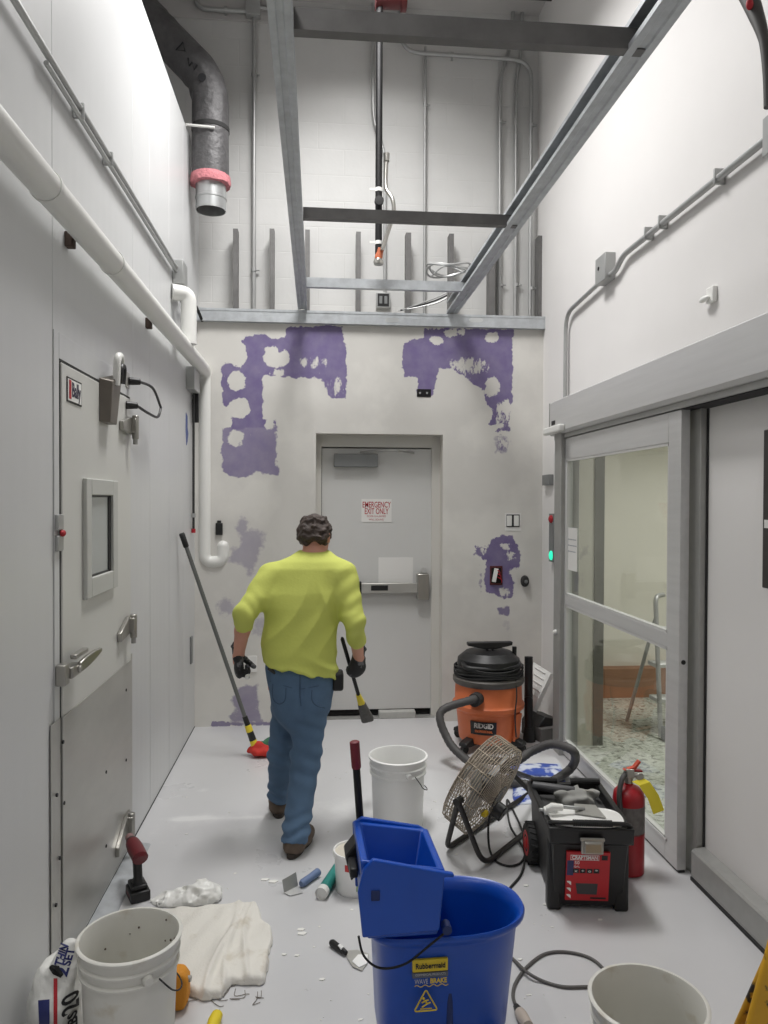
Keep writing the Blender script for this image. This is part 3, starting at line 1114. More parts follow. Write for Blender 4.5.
# controls on the strip of wall beyond the door
p = on(550, 480, 0, XR)
tb = MB().box(XR - .035, XR, p.y - .09, p.y + .09, p.z - .04, p.z + .04).build('sensor_box', M_grey, bevel=.004)
tag(tb, 'small grey box on the wall above the key switch', 'box')
ks = thing('key_switch', 'narrow switch strip with red and green lights beside the sliding door', 'switch', (XR, on(551, 540, 0, XR).y, 1.4))
p0, p1 = on(551, 515, 0, XR - .03), on(551, 562, 0, XR - .03)
MB().box(XR - .03, XR, p0.y - .05, p0.y + .05, p1.z, p0.z + .01).build('case', M_grey, ks, bevel=.003)
MB().ball((XR - .035, p0.y - .02, p0.z - .03), (.02, .03, .03)).build('red_button', M_red, ks)
MB().ball((XR - .034, p0.y - .02, p1.z + .05), (.015, .03, .035)).build('green_light', mat('green_lamp', rgb(30, 190, 140), .4, emit=(.02, .6, .35, 1), estr=1.5), ks)
# small white sensor on the right wall
p = on(714, 295, 0, XR)
ws = thing('wall_sensor', 'small white sensor on the upper right wall', 'sensor', (XR, p.y, p.z))
MB().box(XR - .022, XR, p.y - .03, p.y + .03, p.z - .035, p.z + .035).build('case', M_white, ws, bevel=.004)
MB().ball((XR - .03, p.y + .03, p.z - .012), (.014, .04, .014)).build('probe', M_white, ws)
# dark board near the right edge
p0, p1 = on(763.5, 430, 0, XR - .03), on(763.5, 588, 0, XR - .03)
db = thing('dark_board', 'dark framed board on the right wall, cut by the picture edge', 'board', (XR, p0.y - .3, p1.z))
MB().box(XR - .03, XR, p0.y - .6, p0.y, p1.z, p0.z).build('frame', mat('dark_brown_board', rgb(52, 48, 46), .5), db, bevel=.004)
q = on(766.5, 525, 0, XR - .03)
MB().box(XR - .032, XR - .03, q.y - .1, q.y + .012, q.z - .012, q.z + .02).build('label', M_paper, db)

# ================================================================ room seen through the glass
xr2, yr2, xb = XR + WT, 6.45, 3.6
M_cream = mat('cream_panel', rgb(222, 219, 206), .5, var=.02)
o = MB().box(XR + .2, 4.6, yr2, yr2 + .1, 0, 3).build('wall_cold_room_back', M_cream, origin='world')
structure(o, 'cream far wall of the room behind the glass door', 'wall')
o = MB().box(4.5, 4.6, 1.6, yr2, 0, 3).build('wall_cold_room_right', M_cream, origin='world')
structure(o, 'cream side wall of the room behind the glass door', 'wall')
o = MB().box(xr2, 4.6, 1.5, 1.6, 0, 3).build('wall_cold_room_front', M_cream, origin='world')
structure(o, 'cream near wall of the room behind the glass door', 'wall')
o = MB().box(xr2, 4.6, 1.5, yr2 + .1, 3, 3.1).build('ceiling_cold_room', M_cream, origin='world')
structure(o, 'ceiling of the room behind the glass door', 'ceiling')
# doorway lining: cream reveal and grey corner strip
o = MB().box(XR + .002, xr2 + .02, OY1 - .006, OY1, 0, OZ).build('trim_5', M_cream, origin='world')
structure(o, 'cream lining of the doorway seen through the glass', 'trim')
o = MB().box(xr2 - .0, xr2 + .07, OY1 - .012, OY1 + .06, 0, 2.9).build('trim_6', mat('grey_corner_strip', rgb(118, 117, 110), .55), origin='world')
structure(o, 'grey corner strip at the inner edge of the doorway', 'trim')
cr = MB().box(xr2 + .1, 4.5, yr2 - .12, yr2, 0, .26)
for xx in (2.5, 3.0, 3.5, 4.0):
    cr.box(xx, xx + .01, yr2 - .125, yr2 - .118, 0, .26)
o = cr.build('baseboard_cold_room', mat('brown_kerb', rgb(150, 112, 86), .7, var=.12, vscale=4), origin='world')
structure(o, 'brown kerb board at the foot of the far cream wall', 'baseboard')
# speckled rubble-textured floor of that room
M_chip = mat('speckled_screed', rgb(176, 178, 166), .85, var=.3, vscale=34, bump=.5, bscale=40)
mix_spots(M_chip, rgb(120, 120, 108), 26, .55, .62)
o = MB().box(XI + .02, 4.5, 1.6, yr2, .0005, .006).build('floor_cold_room', M_chip, origin='world')
structure(o, 'speckled rough floor of the room behind the glass', 'floor')
ld = thing('step_ladder', 'small aluminium step stool frame behind the sliding glass', 'ladder', (3.0, 5.6, 0))
bx, by = on(655, 735, 2, .02).x, on(655, 735, 2, .02).y
for s in (0, .42):
    mb = MB().tube(bend([(bx + .02 + s, by - .05, .02), (bx + .05 + s, by + .12, 1.02), (bx + .15 + s, by + .2, 1.02)], .06), .017)
    mb.build('side_rail', M_alumd, ld)
    MB().tube([(bx - .06 + s, by + .36, .02), (bx + .04 + s, by + .10, .85)], .014).build('rear_leg', M_alumd, ld)
    MB().cyl((bx + .02 + s, by - .09, .055), (bx + .05 + s, by - .09, .055), .055).build('wheel', M_grey, ld)
for z in (.25, .5, .75):
    MB().box(bx + .02, bx + .44, by - .02 + z * .12, by + .12 + z * .12, z, z + .03).build('step', M_alum, ld, bevel=.004)
# ================================================================ steel framing of the dropped ceiling
ZF = on(302, 308, 1, 5.7).z            # underside of rails


def csec(w, h, lip, t):
    """C section: web at x=0, opening towards +x; z from 0 to h"""
    return [(0, 0), (w * .3, 0), (w * .36, .006), (w * .64, .006), (w * .7, 0), (w, 0), (w, lip), (w - t, lip), (w - t, t), (w * .7, t), (w * .64, t + .006), (w * .36, t + .006), (w * .3, t), (t, t), (t, h - t), (w - t, h - t), (w - t, h - lip), (w, h - lip), (w, h), (0, h)]


xl, xr_ = on(278, 60, 2, ZF).x, on(640, 60, 2, ZF).x
xlc = (on(300, 290, 1, 5.6).x + on(275, 30, 2, ZF).x) / 2
GR = 'galvanised framing for the dropped ceiling'
r0 = on(269.5, 30, 2, ZF).x
rl = MB().prism([(r0 - .0 + a, ZF + b) for a, b in csec(.070, .092, .016, .004)], 'Y', -1.2, YB - .02)
o = rl.build('ceiling_rail', M_galv)
tag(o, 'long galvanised rail running overhead left of the black pipe', 'steel rail', GR)
q0, q1 = on(466, 282, 2, ZF).x, on(497, 240, 2, ZF).x
r1 = on(692, 0, 2, ZF).x - .085
rr = MB().prism([(r1 + .085 - a, ZF + b) for a, b in csec(.085, .092, .018, .004)], 'Y', -1.2, YB - .02)
o = rr.build('ceiling_rail', M_galv)
tag(o, 'long galvanised rail running overhead beside the right wall', 'steel rail', GR)
xa, xb2 = r0 + .074, r1 + .085


def csec_plain(w, h, lip, t):
    return [(0, 0), (w, 0), (w, lip), (w - t, lip), (w - t, t), (t, t), (t, h - t), (w - t, h - t), (w - t, h - lip), (w, h - lip), (w, h), (0, h)]


def cross(px, hh, py1, label, m):
    """cross stud; lower edge of its near face at pixel (px, py1)"""
    y = on(px, py1, 2, ZF + .004).y
    mb = MB()
    for a, b in ((0, 0),):
        mb.prism([(y + p, ZF + .002 + q) for p, q in csec_plain(.041, hh, .012, .003)], 'X', xa, xb2 - .004)
    o = mb.build('cross_stud', m)
    return tag(o, label, 'steel stud', GR)


cross(425, .068, 36, 'shade-coloured steel cross stud nearest the viewer at the top of the photo', M_galv_shaded)
cross(400, .056, 221, 'middle shade-coloured steel cross stud in front of the black pipe', M_galv_shaded)
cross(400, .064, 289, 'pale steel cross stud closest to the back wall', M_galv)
# wall track on the drywall top
t0, t1 = iy(197, 326, YB - .045), iy(545, 318, YB - .045)
tz0, tz1 = iy(370, 324.5, YB - .045).z, iy(370, 312, YB - .045).z
mb = MB().prism([(YB - .045 + p, tz0 + q) for p, q in ((0, 0), (0, tz1 - tz0), (.06, tz1 - tz0), (.06, tz1 - tz0 - .004), (.004, tz1 - tz0 - .004), (.004, .004), (.045, .004), (.045, 0))], 'X', XL + .01, on(546, 320, 1, YB - .045).x)
mb.box(XL + .01, on(546, 320, 1, YB - .045).x, YB - .048, YB - .044, tz1 - .018, tz1)
tr = thing('wall_track', 'galvanised track screwed along the top of the purple drywall', 'steel track', (.4, YB - .04, tz0))
mb.build('track', M_galv, tr)
for px in (392, 476):
    c = iy(px, 320, YB - .046)
    MB().loft([[(c.x + .055 * math.copysign(abs(math.cos(t)) ** .5, math.cos(t)), YB - .046 + k, c.z + .018 * math.sin(t)) for t in np.linspace(0, 2 * PI, 20, endpoint=False)] for k in (0, .003)]).build('knockout', mat('bright_steel', rgb(205, 208, 208), .35, .6), tr)
# short stud ends standing above the track
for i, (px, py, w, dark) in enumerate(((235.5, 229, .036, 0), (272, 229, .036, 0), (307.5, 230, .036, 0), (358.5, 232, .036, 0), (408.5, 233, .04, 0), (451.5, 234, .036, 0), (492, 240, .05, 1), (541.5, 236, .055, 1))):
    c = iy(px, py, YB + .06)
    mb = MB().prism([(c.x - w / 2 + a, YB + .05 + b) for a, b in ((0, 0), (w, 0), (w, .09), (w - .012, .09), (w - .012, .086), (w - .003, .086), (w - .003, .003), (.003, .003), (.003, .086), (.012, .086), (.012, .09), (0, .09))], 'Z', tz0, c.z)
    o = mb.build('stud_end', M_galv_shaded)
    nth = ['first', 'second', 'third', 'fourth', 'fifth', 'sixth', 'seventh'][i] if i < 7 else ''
    tag(o, 'shade-coloured steel stud end standing in the right corner above the track' if i == 7 else '%s upright steel stud end from the left above the track' % nth, 'steel stud', 'upright stud ends above the track')


# ================================================================ conduits
def conduit(name, label, pts, r, m=M_emt, rb=.1, clamps=(), cat='conduit', group=None, wall=None):
    o = thing(name, label, cat, tuple(pts[-1]), group=group)
    MB().tube(bend(pts, rb), r, 12).build('tube', m, o)
    for p, d in clamps:
        p, d = Vector(p), Vector(d).normalized()
        mb = MB()
        mb.cyl(p - d * .012, p + d * .012, r + .005, n=14)
        n = Vector(wall or (0, 1, 0))
        s = n.cross(d).normalized()
        a, b = p - s * r * .6 + n * .0, p + s * (r + .03) + n * r
        mb.cyl(p + s * r, p + s * (r + .028), .008, n=8)
        mb.build('strap', M_emt, o)
    return o


yc = YC - .03


def C(px, py, y=yc):
    return iy(px, py, y)


GC = 'conduits on the block wall'
# left vertical with box at ceiling
x = C(254, 100).x
jz = C(252, 9).z
conduit('conduit', 'vertical conduit dropping from the ceiling box beside the dark duct', [(x, yc, jz), (x, yc, ZT)], .016, group=GC, clamps=[((x, yc, C(254, 75).z), (0, 0, 1)), ((x, yc, C(254, 270).z), (0, 0, 1))])
bx_ = MB().box(x - .06, x + .05, yc - .05, YC, jz - .07, jz + .06).build('junction_box', M_emt, bevel=.004)
tag(bx_, 'square steel box under the ceiling at the top left', 'junction box')
conduit('conduit', 'curved conduit feeding the ceiling box from the top left', [(C(194, -20).x, yc - .02, C(0, -20).z), (C(198, 11).x, yc - .02, C(210, 11).z), (x - .05, yc - .02, C(210, 11).z)], .018, rb=.14, group=GC, clamps=[((C(226, 11).x, yc - .02, C(226, 11).z), (1, 0, 0))])
conduit('conduit', 'short conduit leaving the ceiling box to the right', [(x + .04, yc - .02, jz), (C(420, 8).x, yc - .02, jz + .0)], .016, group=GC)
x = C(425, 150).x
conduit('conduit', 'slim vertical conduit right of the black pipe', [(x, yc, C(425, 47).z), (x, yc, ZT)], .012, group=GC, clamps=[((x, yc, C(425, 105).z), (0, 0, 1))])
zt_ = C(450, 58).z
conduit('conduit', 'conduit crossing under the ceiling and turning down at the right', [(C(400, 30).x, yc - .045, ZC), (C(400, 30).x, yc - .045, zt_ + .0), (C(530, 58).x, yc - .045, zt_ - .01), (C(530, 58).x, yc - .045, ZT)], .016, rb=.16, group=GC, clamps=[((C(451, 58).x, yc - .045, zt_), (1, 0, 0)), ((C(530, 128).x, yc - .045, C(530, 128).z), (0, 0, 1)), ((C(530, 290).x, yc - .045, C(530, 290).z), (0, 0, 1))])
conduit('conduit', 'conduit bent at its top, left one of the pair near the right corner', [(C(513, 0).x, yc, ZC), (C(511, 45).x, yc, C(511, 45).z), (C(500.5, 75).x, yc, C(500, 75).z), (C(500.5, 75).x, yc, ZT)], .016, rb=.12, group=GC, clamps=[((C(500.5, 122).x, yc, C(500, 122).z), (0, 0, 1)), ((C(500.5, 285).x, yc, C(500, 285).z), (0, 0, 1))])
conduit('conduit', 'straight conduit, middle one of three near the right corner', [(C(522, 40).x, yc, ZC), (C(520, 60).x, yc, C(520, 60).z), (C(516.5, 78).x, yc, C(516, 78).z), (C(516.5, 80).x, yc, ZT)], .014, rb=.05, group=GC, clamps=[((C(516.5, 285).x, yc, C(516, 285).z), (0, 0, 1))])
conduit('conduit', 'conduit with a black strap running down to the square outlet box', [(C(373, 45).x, yc, ZC), (C(373, 120).x, yc, C(373, 120).z), (C(385, 152).x, yc, C(385, 152).z), (C(385, 295).x, yc, C(385, 295).z)], .013, rb=.1, group=GC)
zz = C(383, 301)
ob = thing('outlet_box', 'square steel outlet box behind the cross stud above the track', 'outlet box', (zz.x, yc, zz.z))
MB().box(zz.x - .055, zz.x + .055, yc - .03, YC, zz.z - .06, zz.z + .06).build('box', M_emt, ob, bevel=.004)
MB().box(zz.x - .045, zz.x + .045, yc - .032, yc - .029, zz.z - .05, zz.z + .05).build('cover', M_black, ob)
for s in (-1, 1):
    MB().box(zz.x + s * .02 - .012, zz.x + s * .02 + .012, yc - .036, yc - .031, zz.z - .03, zz.z + .03).build('receptacle', M_grey, ob, bevel=.003)

# black sprinkler drop with red coupling
ys = 5.0
a, b = iy(378, 8, ys), iy(378.5, 262, ys)
sp = thing('sprinkler_drop', 'black iron pipe hanging from a red coupling at the ceiling', 'pipe', (b.x, ys, b.z))
MB().cyl((b.x, ys, a.z + .3), (b.x, ys, b.z + .03), .023).build('pipe', M_iron, sp)
rc = iy(390, 2, ys)
MB().cyl((rc.x - .085, ys, rc.z + .03), (rc.x + .10, ys, rc.z + .03), .07, n=28).cyl((rc.x - .095, ys, rc.z + .03), (rc.x - .06, ys, rc.z + .03), .08, n=28).cyl((rc.x + .075, ys, rc.z + .03), (rc.x + .11, ys, rc.z + .03), .08, n=28).build('coupling', mat('dark_red_coupling', rgb(82, 20, 22), .5), sp)
MB().cyl((rc.x - .8, ys, rc.z + .12), (rc.x + 1.1, ys, rc.z + .12), .04).build('branch_pipe', M_iron, sp)
MB().lathe([(.0, -.02), (.03, -.018), (.034, .0), (.026, .02), (.0, .03)], (b.x, ys, b.z), 20).build('cap', M_chrome, sp)
MB().cyl((b.x, ys, b.z + .02), (b.x + .008, ys, b.z + .09), .026).build('orange_tape', mat('orange_tape', rgb(190, 105, 70), .6), sp)
tp1 = MB()
for zz_ in (190, 243):
    c = iy(378, zz_, ys)
    tp1.cyl((b.x, ys, c.z - .012), (b.x, ys, c.z + .012), .025)
    tp1.box(b.x - .06, b.x - .01, ys - .002, ys + .002, c.z, c.z + .012)
tag(tp1.build('white_tape', M_white, sp), kind='stuff')
# flexible whip looping around the drop
fx = thing('flexible_conduit', 'bright flexible metal conduit looped around the black pipe', 'conduit', (b.x + .03, ys, b.z + .1))
MB().tube(spline([(b.x + .055, ys + .05, iy(386, 155, ys).z), (b.x + .05, ys + .03, iy(386, 185, ys).z), (iy(389, 200, ys).x + .02, ys - .02, iy(389, 200, ys).z), (iy(390, 215, ys).x + .02, ys - .03, iy(390, 215, ys).z), (iy(386, 238, ys).x, ys - .03, iy(386, 238, ys).z), (b.x + .02, ys - .035, iy(380, 252, ys).z)], 8), .014).build('whip', M_chrome, fx)
MB().cyl((b.x + .056, ys + .05, iy(386, 150, ys).z), (b.x + .055, ys + .05, iy(386, 158, ys).z), .02).build('connector', M_chrome, fx)
MB().lathe([(.0, -.02), (.03, -.018), (.03, .018), (.0, .02)], (b.x - .0, ys - .03, iy(383, 203, ys).z), 20, 'Y').build('fitting', M_gasket, fx)

# coil of cable lying over the right rail and the loose tails on the track
ck = thing('cable_coil', 'coil of grey cable hooked over the right rail', 'cable', tuple(iy(450, 270, 5.35)))
c = iy(449, 271, 5.35)
for k, (rx, ry, dz, dx) in enumerate(((.16, .13, 0, 0), (.15, .12, .012, .01), (.155, .135, .024, -.005))):
    MB().tube([(c.x + dx + rx * math.cos(t), 5.35 + ry * math.sin(t), c.z + dz + .02 * math.sin(2 * t + k)) for t in np.linspace(0, 2 * PI, 40, endpoint=False)], .007, 8, closed=True).build('loop', M_emt, ck)
MB().tube(spline([(c.x + .1, 5.36, c.z), (c.x - .02, 5.4, c.z + .05), (c.x - .12, 5.45, c.z - .02)], 8), .006, 8).build('loose_end', M_emt, ck)
ct2 = thing('loose_cable', 'thin loose cables lying on the track near the right rail', 'cable', (iy(430, 308, YB - .02).x, YB - .03, tz1))
zt1 = tz1 + .012
for k in range(3):
    pts = [(iy(398 + 2 * k, 308, YB).x, YB - .02 - .01 * k, zt1 + .01), (iy(415, 306, YB).x, YB - .02 + .012 * k, zt1 + .035 + .012 * k), (iy(434, 301 - 3 * k, YB).x, YB - .03, zt1 + .07 + .02 * k), (iy(446, 298 - 3 * k, YB).x, YB - .05, zt1 + .11 + .02 * k)]
    MB().tube(spline(pts, 8), .006, 8).build('strand', M_gasket if k == 1 else M_emt, ct2)

# ================================================================ left side: conduit run, pipes, duct
xc = XL + .025
p0, p1 = on(15, 0, 0, xc), on(172, 264, 0, xc)
zc_ = (on(60, 75, 0, xc).z + on(140, 208, 0, xc).z) / 2
ye = on(176, 262, 0, xc).y
lc = thing('wall_conduit', 'long conduit high along the left panels', 'conduit', (xc, 3.0, zc_))
MB().tube([(xc, -1.2, zc_), (xc, ye, zc_)], .012).build('tube', M_emt, lc)
MB().tube([(xc + .0, 2.6, zc_ - .034), (xc, ye, zc_ - .026)], .009).build('second_tube', M_emt, lc)
for px in (80, 109):
    y = on(px, 150, 0, xc).y
    MB().box(XL, XL + .042, y - .006, y + .006, zc_ - .04, zc_ + .02).build('strap', M_emt, lc, bevel=.003)
jb = thing('wall_junction_box', 'small steel box at the far end of the left conduit', 'junction box', (XL, ye + .05, zc_))
MB().box(XL, XL + .07, ye, ye + .16, zc_ - .1, zc_ + .05).build('box', M_emt, jb, bevel=.004)
MB().tube(bend([(XL + .04, ye + .08, zc_ - .1), (XL + .04, ye + .12, zc_ - .2), (XL + .04, YB - .2, ZT + .02), (XL + .06, YB - .02, ZT - .05)], .06), .011).build('tail', M_gasket, jb)

rp = .049
xp = XL + .075
zp = 2.69
zs = [on(px, py, 0, xp).z for px, py in ((20, 150), (60, 200), (100, 247), (140, 297), (180, 345))]
zp = sum(zs) / 5
yv = on(205, 450, 0, xp).y
wp = thing('insulated_pipe', 'thick white jacketed pipe along the left wall ending in a trap', 'pipe', (xp, 4.0, zp))
tx = on(222, 540, 1, yv).x
zl = on(212, 562, 1, yv).z
MB().tube(bend([(xp, -1.5, zp + .0), (xp, yv, zp), (xp, yv, zl), (tx + .01, yv + .0, zl + .005), (tx + .01, yv, on(220, 546, 1, yv).z)], .09, 10), rp, 24).build('pipe', M_pvc, wp)
MB().ball((tx + .01, yv, on(220, 546, 1, yv).z), (rp * 1.0, rp * 1.0, rp * .95), 24, 14).build('end_cap', M_pvc, wp)
for px in (46, 112):
    y = on(px, 200, 0, xp).y
    MB().tube([(xp, y - .01, zp), (xp, y + .01, zp)], rp + .004, 24).build('joint_band', M_pvc, wp)
for px, py in ((66, 238), (146, 322)):
    p = on(px, py, 0, XL)
    q = MB().box(XL, XL + .03, p.y - .02, p.y + .02, p.z - .035, p.z + .02).build('wall_bracket', mat('rusty_bracket', rgb(70, 56, 48), .8), bevel=.003)
    tag(q, 'dark bracket poking out under the white pipe near the viewer' if px == 66 else 'small rusty bracket under the white pipe, farther along', 'bracket')
# short white pipe elbow above
xq = XL + .07
yq = on(184, 300, 0, xq).y
q = thing('pipe_elbow', 'short white pipe elbow turning down beside the left corner', 'pipe', (xq, yq, 2.9))
ztop = on(180, 288, 0, xq).z
MB().tube(bend([(XL + .0, yq - .05, ztop), (xq + .03, yq, ztop), (xq + .03, yq, zp + .02)], .07, 8), .05, 22).build('pipe', M_pvc, q)
# grey box and thin pipe at the corner
p = on(189, 379, 0, XL)
gb = thing('control_box', 'grey control box on the left wall just below the white pipe', 'box', (XL, p.y, p.z))
MB().box(XL, XL + .06, p.y - .13, p.y + .10, p.z - .09, p.z + .07).build('box', M_emt, gb, bevel=.004)
MB().box(XL + .01, XL + .05, p.y + .11, p.y + .15, p.z - .3, p.z + .05).build('gland', M_black, gb, bevel=.004)
y2 = on(193.5, 500, 0, XL + .02).y
cp = thing('corner_tube', 'thin dark tube running down the left corner', 'tube', (XL + .02, y2, .9))
MB().tube([(XL + .02, y2, p.z - .1), (XL + .02, y2, on(194, 530, 0, XL).z)], .009).build('tube', M_gasket, cp)
for py in (515, 530):
    MB().cyl((XL + .02, y2, on(194, py, 0, XL).z - .015), (XL + .02, y2, on(194, py, 0, XL).z + .015), .015).build('fitting', M_red if py == 530 else M_emt, cp)
# blue label on the far panel
p = on(186.5, 430, 0, XL)
sk = MB().prism([(p.y - .012, p.z - .11), (p.y + .03, p.z - .08), (p.y + .06, p.z - .02), (p.y + .03, p.z + .02), (p.y + .03, p.z + .1), (p.y - .03, p.z + .12), (p.y - .04, p.z)], 'X', XL, XL + .003).build('blue_sticker', mat('sticker_blue', rgb(60, 80, 140), .5))
tag(sk, 'narrow blue sticker on the left panels near the corner', 'sticker')
p = on(190.5, 650, 0, XL)
o = MB().box(XL, XL + .012, p.y - .03, p.y + .03, p.z - .1, p.z + .1).build('edge_clip', M_grey, bevel=.003)
tag(o, 'small grey clip on the left wall low near the corner', 'clip')

# insulated duct
yd = 5.55
dA = iy(150, 20, yd)
dB = iy(190, 72, yd)
c0, c1, c2 = iy(212, 110, yd), iy(210.5, 178, yd), iy(209, 206, yd)
rd = abs(iy(229, 150, yd).x - iy(192, 150, yd).x) / 2
du = thing('insulated_duct', 'black foil wrapped duct elbow with a bare steel mouth', 'duct', (c2.x, yd, c2.z))
path = bend([dA + Vector((-.45, .1, .47)), dA + Vector((.0, 0, 0.0)), Vector((c1.x, yd, c0.z + .19)), Vector((c1.x, yd, c1.z))], .16, 10)
mfoil = mat('black_foil_wrap', rgb(86, 85, 86), .5, .1, var=.25, vscale=12, bump=1.0, bscale=22)
mb = MB().tube(path, rd, 28)
# wrinkle the wrap
mb.v = [v + Vector((1, 1, 1)) * (.008 * noise.noise(v * 14) + .005 * noise.noise(v * 34)) for v in mb.v]
mb.build('wrap', mfoil, du, sharp=70)
MB().cyl((c1.x, yd, c0.z - .13), (c1.x, yd, c0.z - .16), rd + .004, n=28).build('strap', M_gasket, du)
mbk = MB()
zf = iy(205, 127, yd - rd - .014).z
mbk.tube([(XL, yd - rd - .014, zf + .01), (c1.x + .05, yd - rd - .014, zf)], .009).build('hanger_rod', M_white, du)
pk = MB().lathe([(rd - .01, .0), (rd + .012, .005), (rd + .015, .03), (rd + .006, .07), (rd - .02, .08)], (c1.x, yd, c1.z - .06), 28)
pk.v = [v + Vector((1, 1, 1)) * .009 * noise.noise(v * 40) for v in pk.v]
pk.build('pink_insulation', mat('pink_fibreglass', rgb(200, 128, 134), .95, var=.2, vscale=40, bump=.8, bscale=80), du)
rm = abs(iy(224.5, 200, yd).x - iy(194, 200, yd).x) / 2
MB().lathe([(rm, c1.z - .03), (rm, c2.z + .06), (rm + .004, c2.z + .055), (rm + .004, c2.z + .045), (rm, c2.z + .04), (rm, c2.z - .035), (rm - .006, c2.z - .035), (rm - .006, c1.z - .05)], (c1.x + .003, yd, 0), 32).build('steel_mouth', mat('duct_sheet', rgb(180, 182, 182), .35, .7, var=.08), du)
MB().lathe([(.0, c1.z - .06), (rm - .006, c1.z - .06), (rm - .006, c1.z - .055), (0, c1.z - .055)], (c1.x + .003, yd, 0), 32).build('duct_inside', M_dark, du)
yk = yd - rd - .004
K = lambda px, py: iy(px, py, yk)
MB().tube([K(176, 50), K(185, 51), K(183, 42)], .006, 6, closed=True).build('printed_triangle', M_ink, du)
MB().tube([K(188, 58), K(189, 66), K(192, 62), K(194, 70), K(197, 65)], .006, 6).build('printed_zigzag', M_ink, du)
c = K(202, 77)
MB().cyl(c, c + Vector((0, .02, 0)), .028, n=16).build('printed_dot', M_ink, du)
# right wall conduit and boxes
xw = XR - .03
zr = (on(768, 147, 0, xw).z + on(690, 195, 0, xw).z + on(640, 236, 0, xw).z) / 3
yb_ = on(606, 255, 0, xw).y
rc_ = thing('wall_conduit', 'conduit bending down the right wall to the door housing', 'conduit', (xw, 4.6, 2.5))
ydn = on(565.5, 350, 0, xw).y
MB().tube(bend([(xw, .8, zr), (xw, yb_ - .25, zr - .01), (xw, yb_ - .15, zr - .07), (xw, yb_ - .02, zr - .06)], .06), .016).build('upper_tube', M_emt, rc_)
MB().tube(bend([(xw, yb_ + .05, zr - .06), (xw, ydn, zr - .10), (xw, ydn, hz1)], .13, 8), .014).build('lower_tube', M_emt, rc_)
for px in (718, 662, 648):
    y = on(px, 200, 0, xw).y
    MB().box(XR - .05, XR, y - .007, y + .007, zr - .035, zr + .035).build('strap', M_emt, rc_, bevel=.004)
j = thing('junction_box', 'square steel junction box on the right wall conduit', 'junction box', (XR, yb_, zr))
p0, p1 = on(592, 246, 0, XR - .06), on(610, 268, 0, XR - .06)
MB().box(XR - .065, XR, yb_ - .075, yb_ + .085, zr - .09, zr + .07).build('box', M_emt, j, bevel=.004)
MB().cyl((XR - .067, yb_ + .03, zr), (XR - .063, yb_ + .03, zr), .012).build('knockout_hole', M_dark, j)
p = on(762, 140, 0, XR - .06)
j2 = MB().box(XR - .06, XR, p.y - .25, p.y - .0, p.z - .07, p.z + .08).build('junction_box', M_emt, bevel=.004)
tag(j2, 'grey junction box at the right edge of the photo', 'junction box')
# dark hose hanging at the top right
h = thing('hanging_hose', 'dark grey hose with a red stripe hanging in the top right corner', 'hose', tuple(on(766, 70, 0, 1.45)))
q = [on(744, -15, 0, 1.45), on(755, 12, 0, 1.45), on(764, 40, 0, 1.45), on(768, 75, 0, 1.45), on(769, 107, 0, 1.45)]
MB().tube(spline(q, 8), [.034 - .018 * min(1, i / 16) for i in range(33)], 14).build('hose', mat('dark_hose', rgb(62, 60, 58), .6), h)
c = (q[0] + q[1]) / 2
MB().ball(q[1] + Vector((-.028, -.015, .015)), (.012, .010, .02)).build('red_mark', M_red, h)

# ================================================================ boxes and outlets on the drywall
def plate(name, label, cat, p0, p1, m, t=.006):
    o = wallbox(MB(), p0, p1, YB - t, t).build(name, m, bevel=.002)
    return tag(o, label, cat)


e = thing('electrical_box', 'open black electrical box in the drywall below the right purple patch', 'electrical box', tuple(iy(424, 396, YB)))
wallbox(MB(), (417, 389), (431, 397), YB - .004, .003).build('opening', M_dark, e)
for px in (420, 427):
    c = iy(px, 393, YB - .005)
    MB().cyl((c.x, YB - .009, c.z), (c.x, YB - .003, c.z), .008, n=10).build('screw_tab', M_emt, e)
e = thing('wall_box', 'black electrical box beside the white pipe trap', 'electrical box', tuple(iy(219, 529, YB)))
wallbox(MB(), (215.5, 523), (222.5, 535), YB - .02, .02).build('case', M_black, e, bevel=.004)
wallbox(MB(), (217, 520.5), (221, 524), YB - .015, .015).build('ear', M_black, e, bevel=.003)
e = thing('outlet', 'white double outlet above the right purple patch', 'outlet', tuple(iy(513, 521, YB)))
wallbox(MB(), (505, 513), (521, 531), YB - .003, .003).build('mud_ring', M_paper, e, bevel=.001)
wallbox(MB(), (506.5, 514.5), (519.5, 527), YB - .005, .003).build('gap', M_black, e)
for px in (509.5, 516.5):
    wallbox(MB(), (px - 2.4, 515.5), (px + 2.4, 526), YB - .012, .01).build('receptacle', M_white, e, bevel=.002)
e = thing('fire_alarm_box', 'open red box with wires in the small purple patch', 'electrical box', tuple(iy(496, 575, YB)))
wallbox(MB(), (490, 566), (502.5, 585), YB - .006, .005).build('box', mat('dark_red_box', rgb(80, 28, 30), .6), e, bevel=.002)
wallbox(MB(), (491.5, 568), (501, 583), YB - .008, .002).build('hollow', M_dark, e)
c = iy(494, 575, YB)
MB().prism([(c.x - .02, c.z - .05), (c.x + .008, c.z - .055), (c.x + .03, c.z + .05), (c.x + .0, c.z + .055)], 'Y', YB - .03, YB - .01).build('white_card', M_white, e, bevel=.002)
for k in range(3):
    c = iy(497 + k, 571 + 4 * k, YB)
    MB().tube(spline([(c.x - .02, YB - .01, c.z + .02), (c.x + .01, YB - .035, c.z), (c.x + .02, YB - .01, c.z - .025)], 5), .004, 6).build('wire', M_red, e)
c = iy(524.5, 581, YB)
e = thing('door_bumper', 'round dark wall bumper on the drywall right of the purple patch', 'wall bumper', tuple(c))
MB().lathe([(.0, 0), (.036, 0), (.036, -.02), (.028, -.04), (.0, -.045)], (c.x, YB, c.z), 24, 'Y', 1.25, .9).build('bumper_body', M_gasket, e)
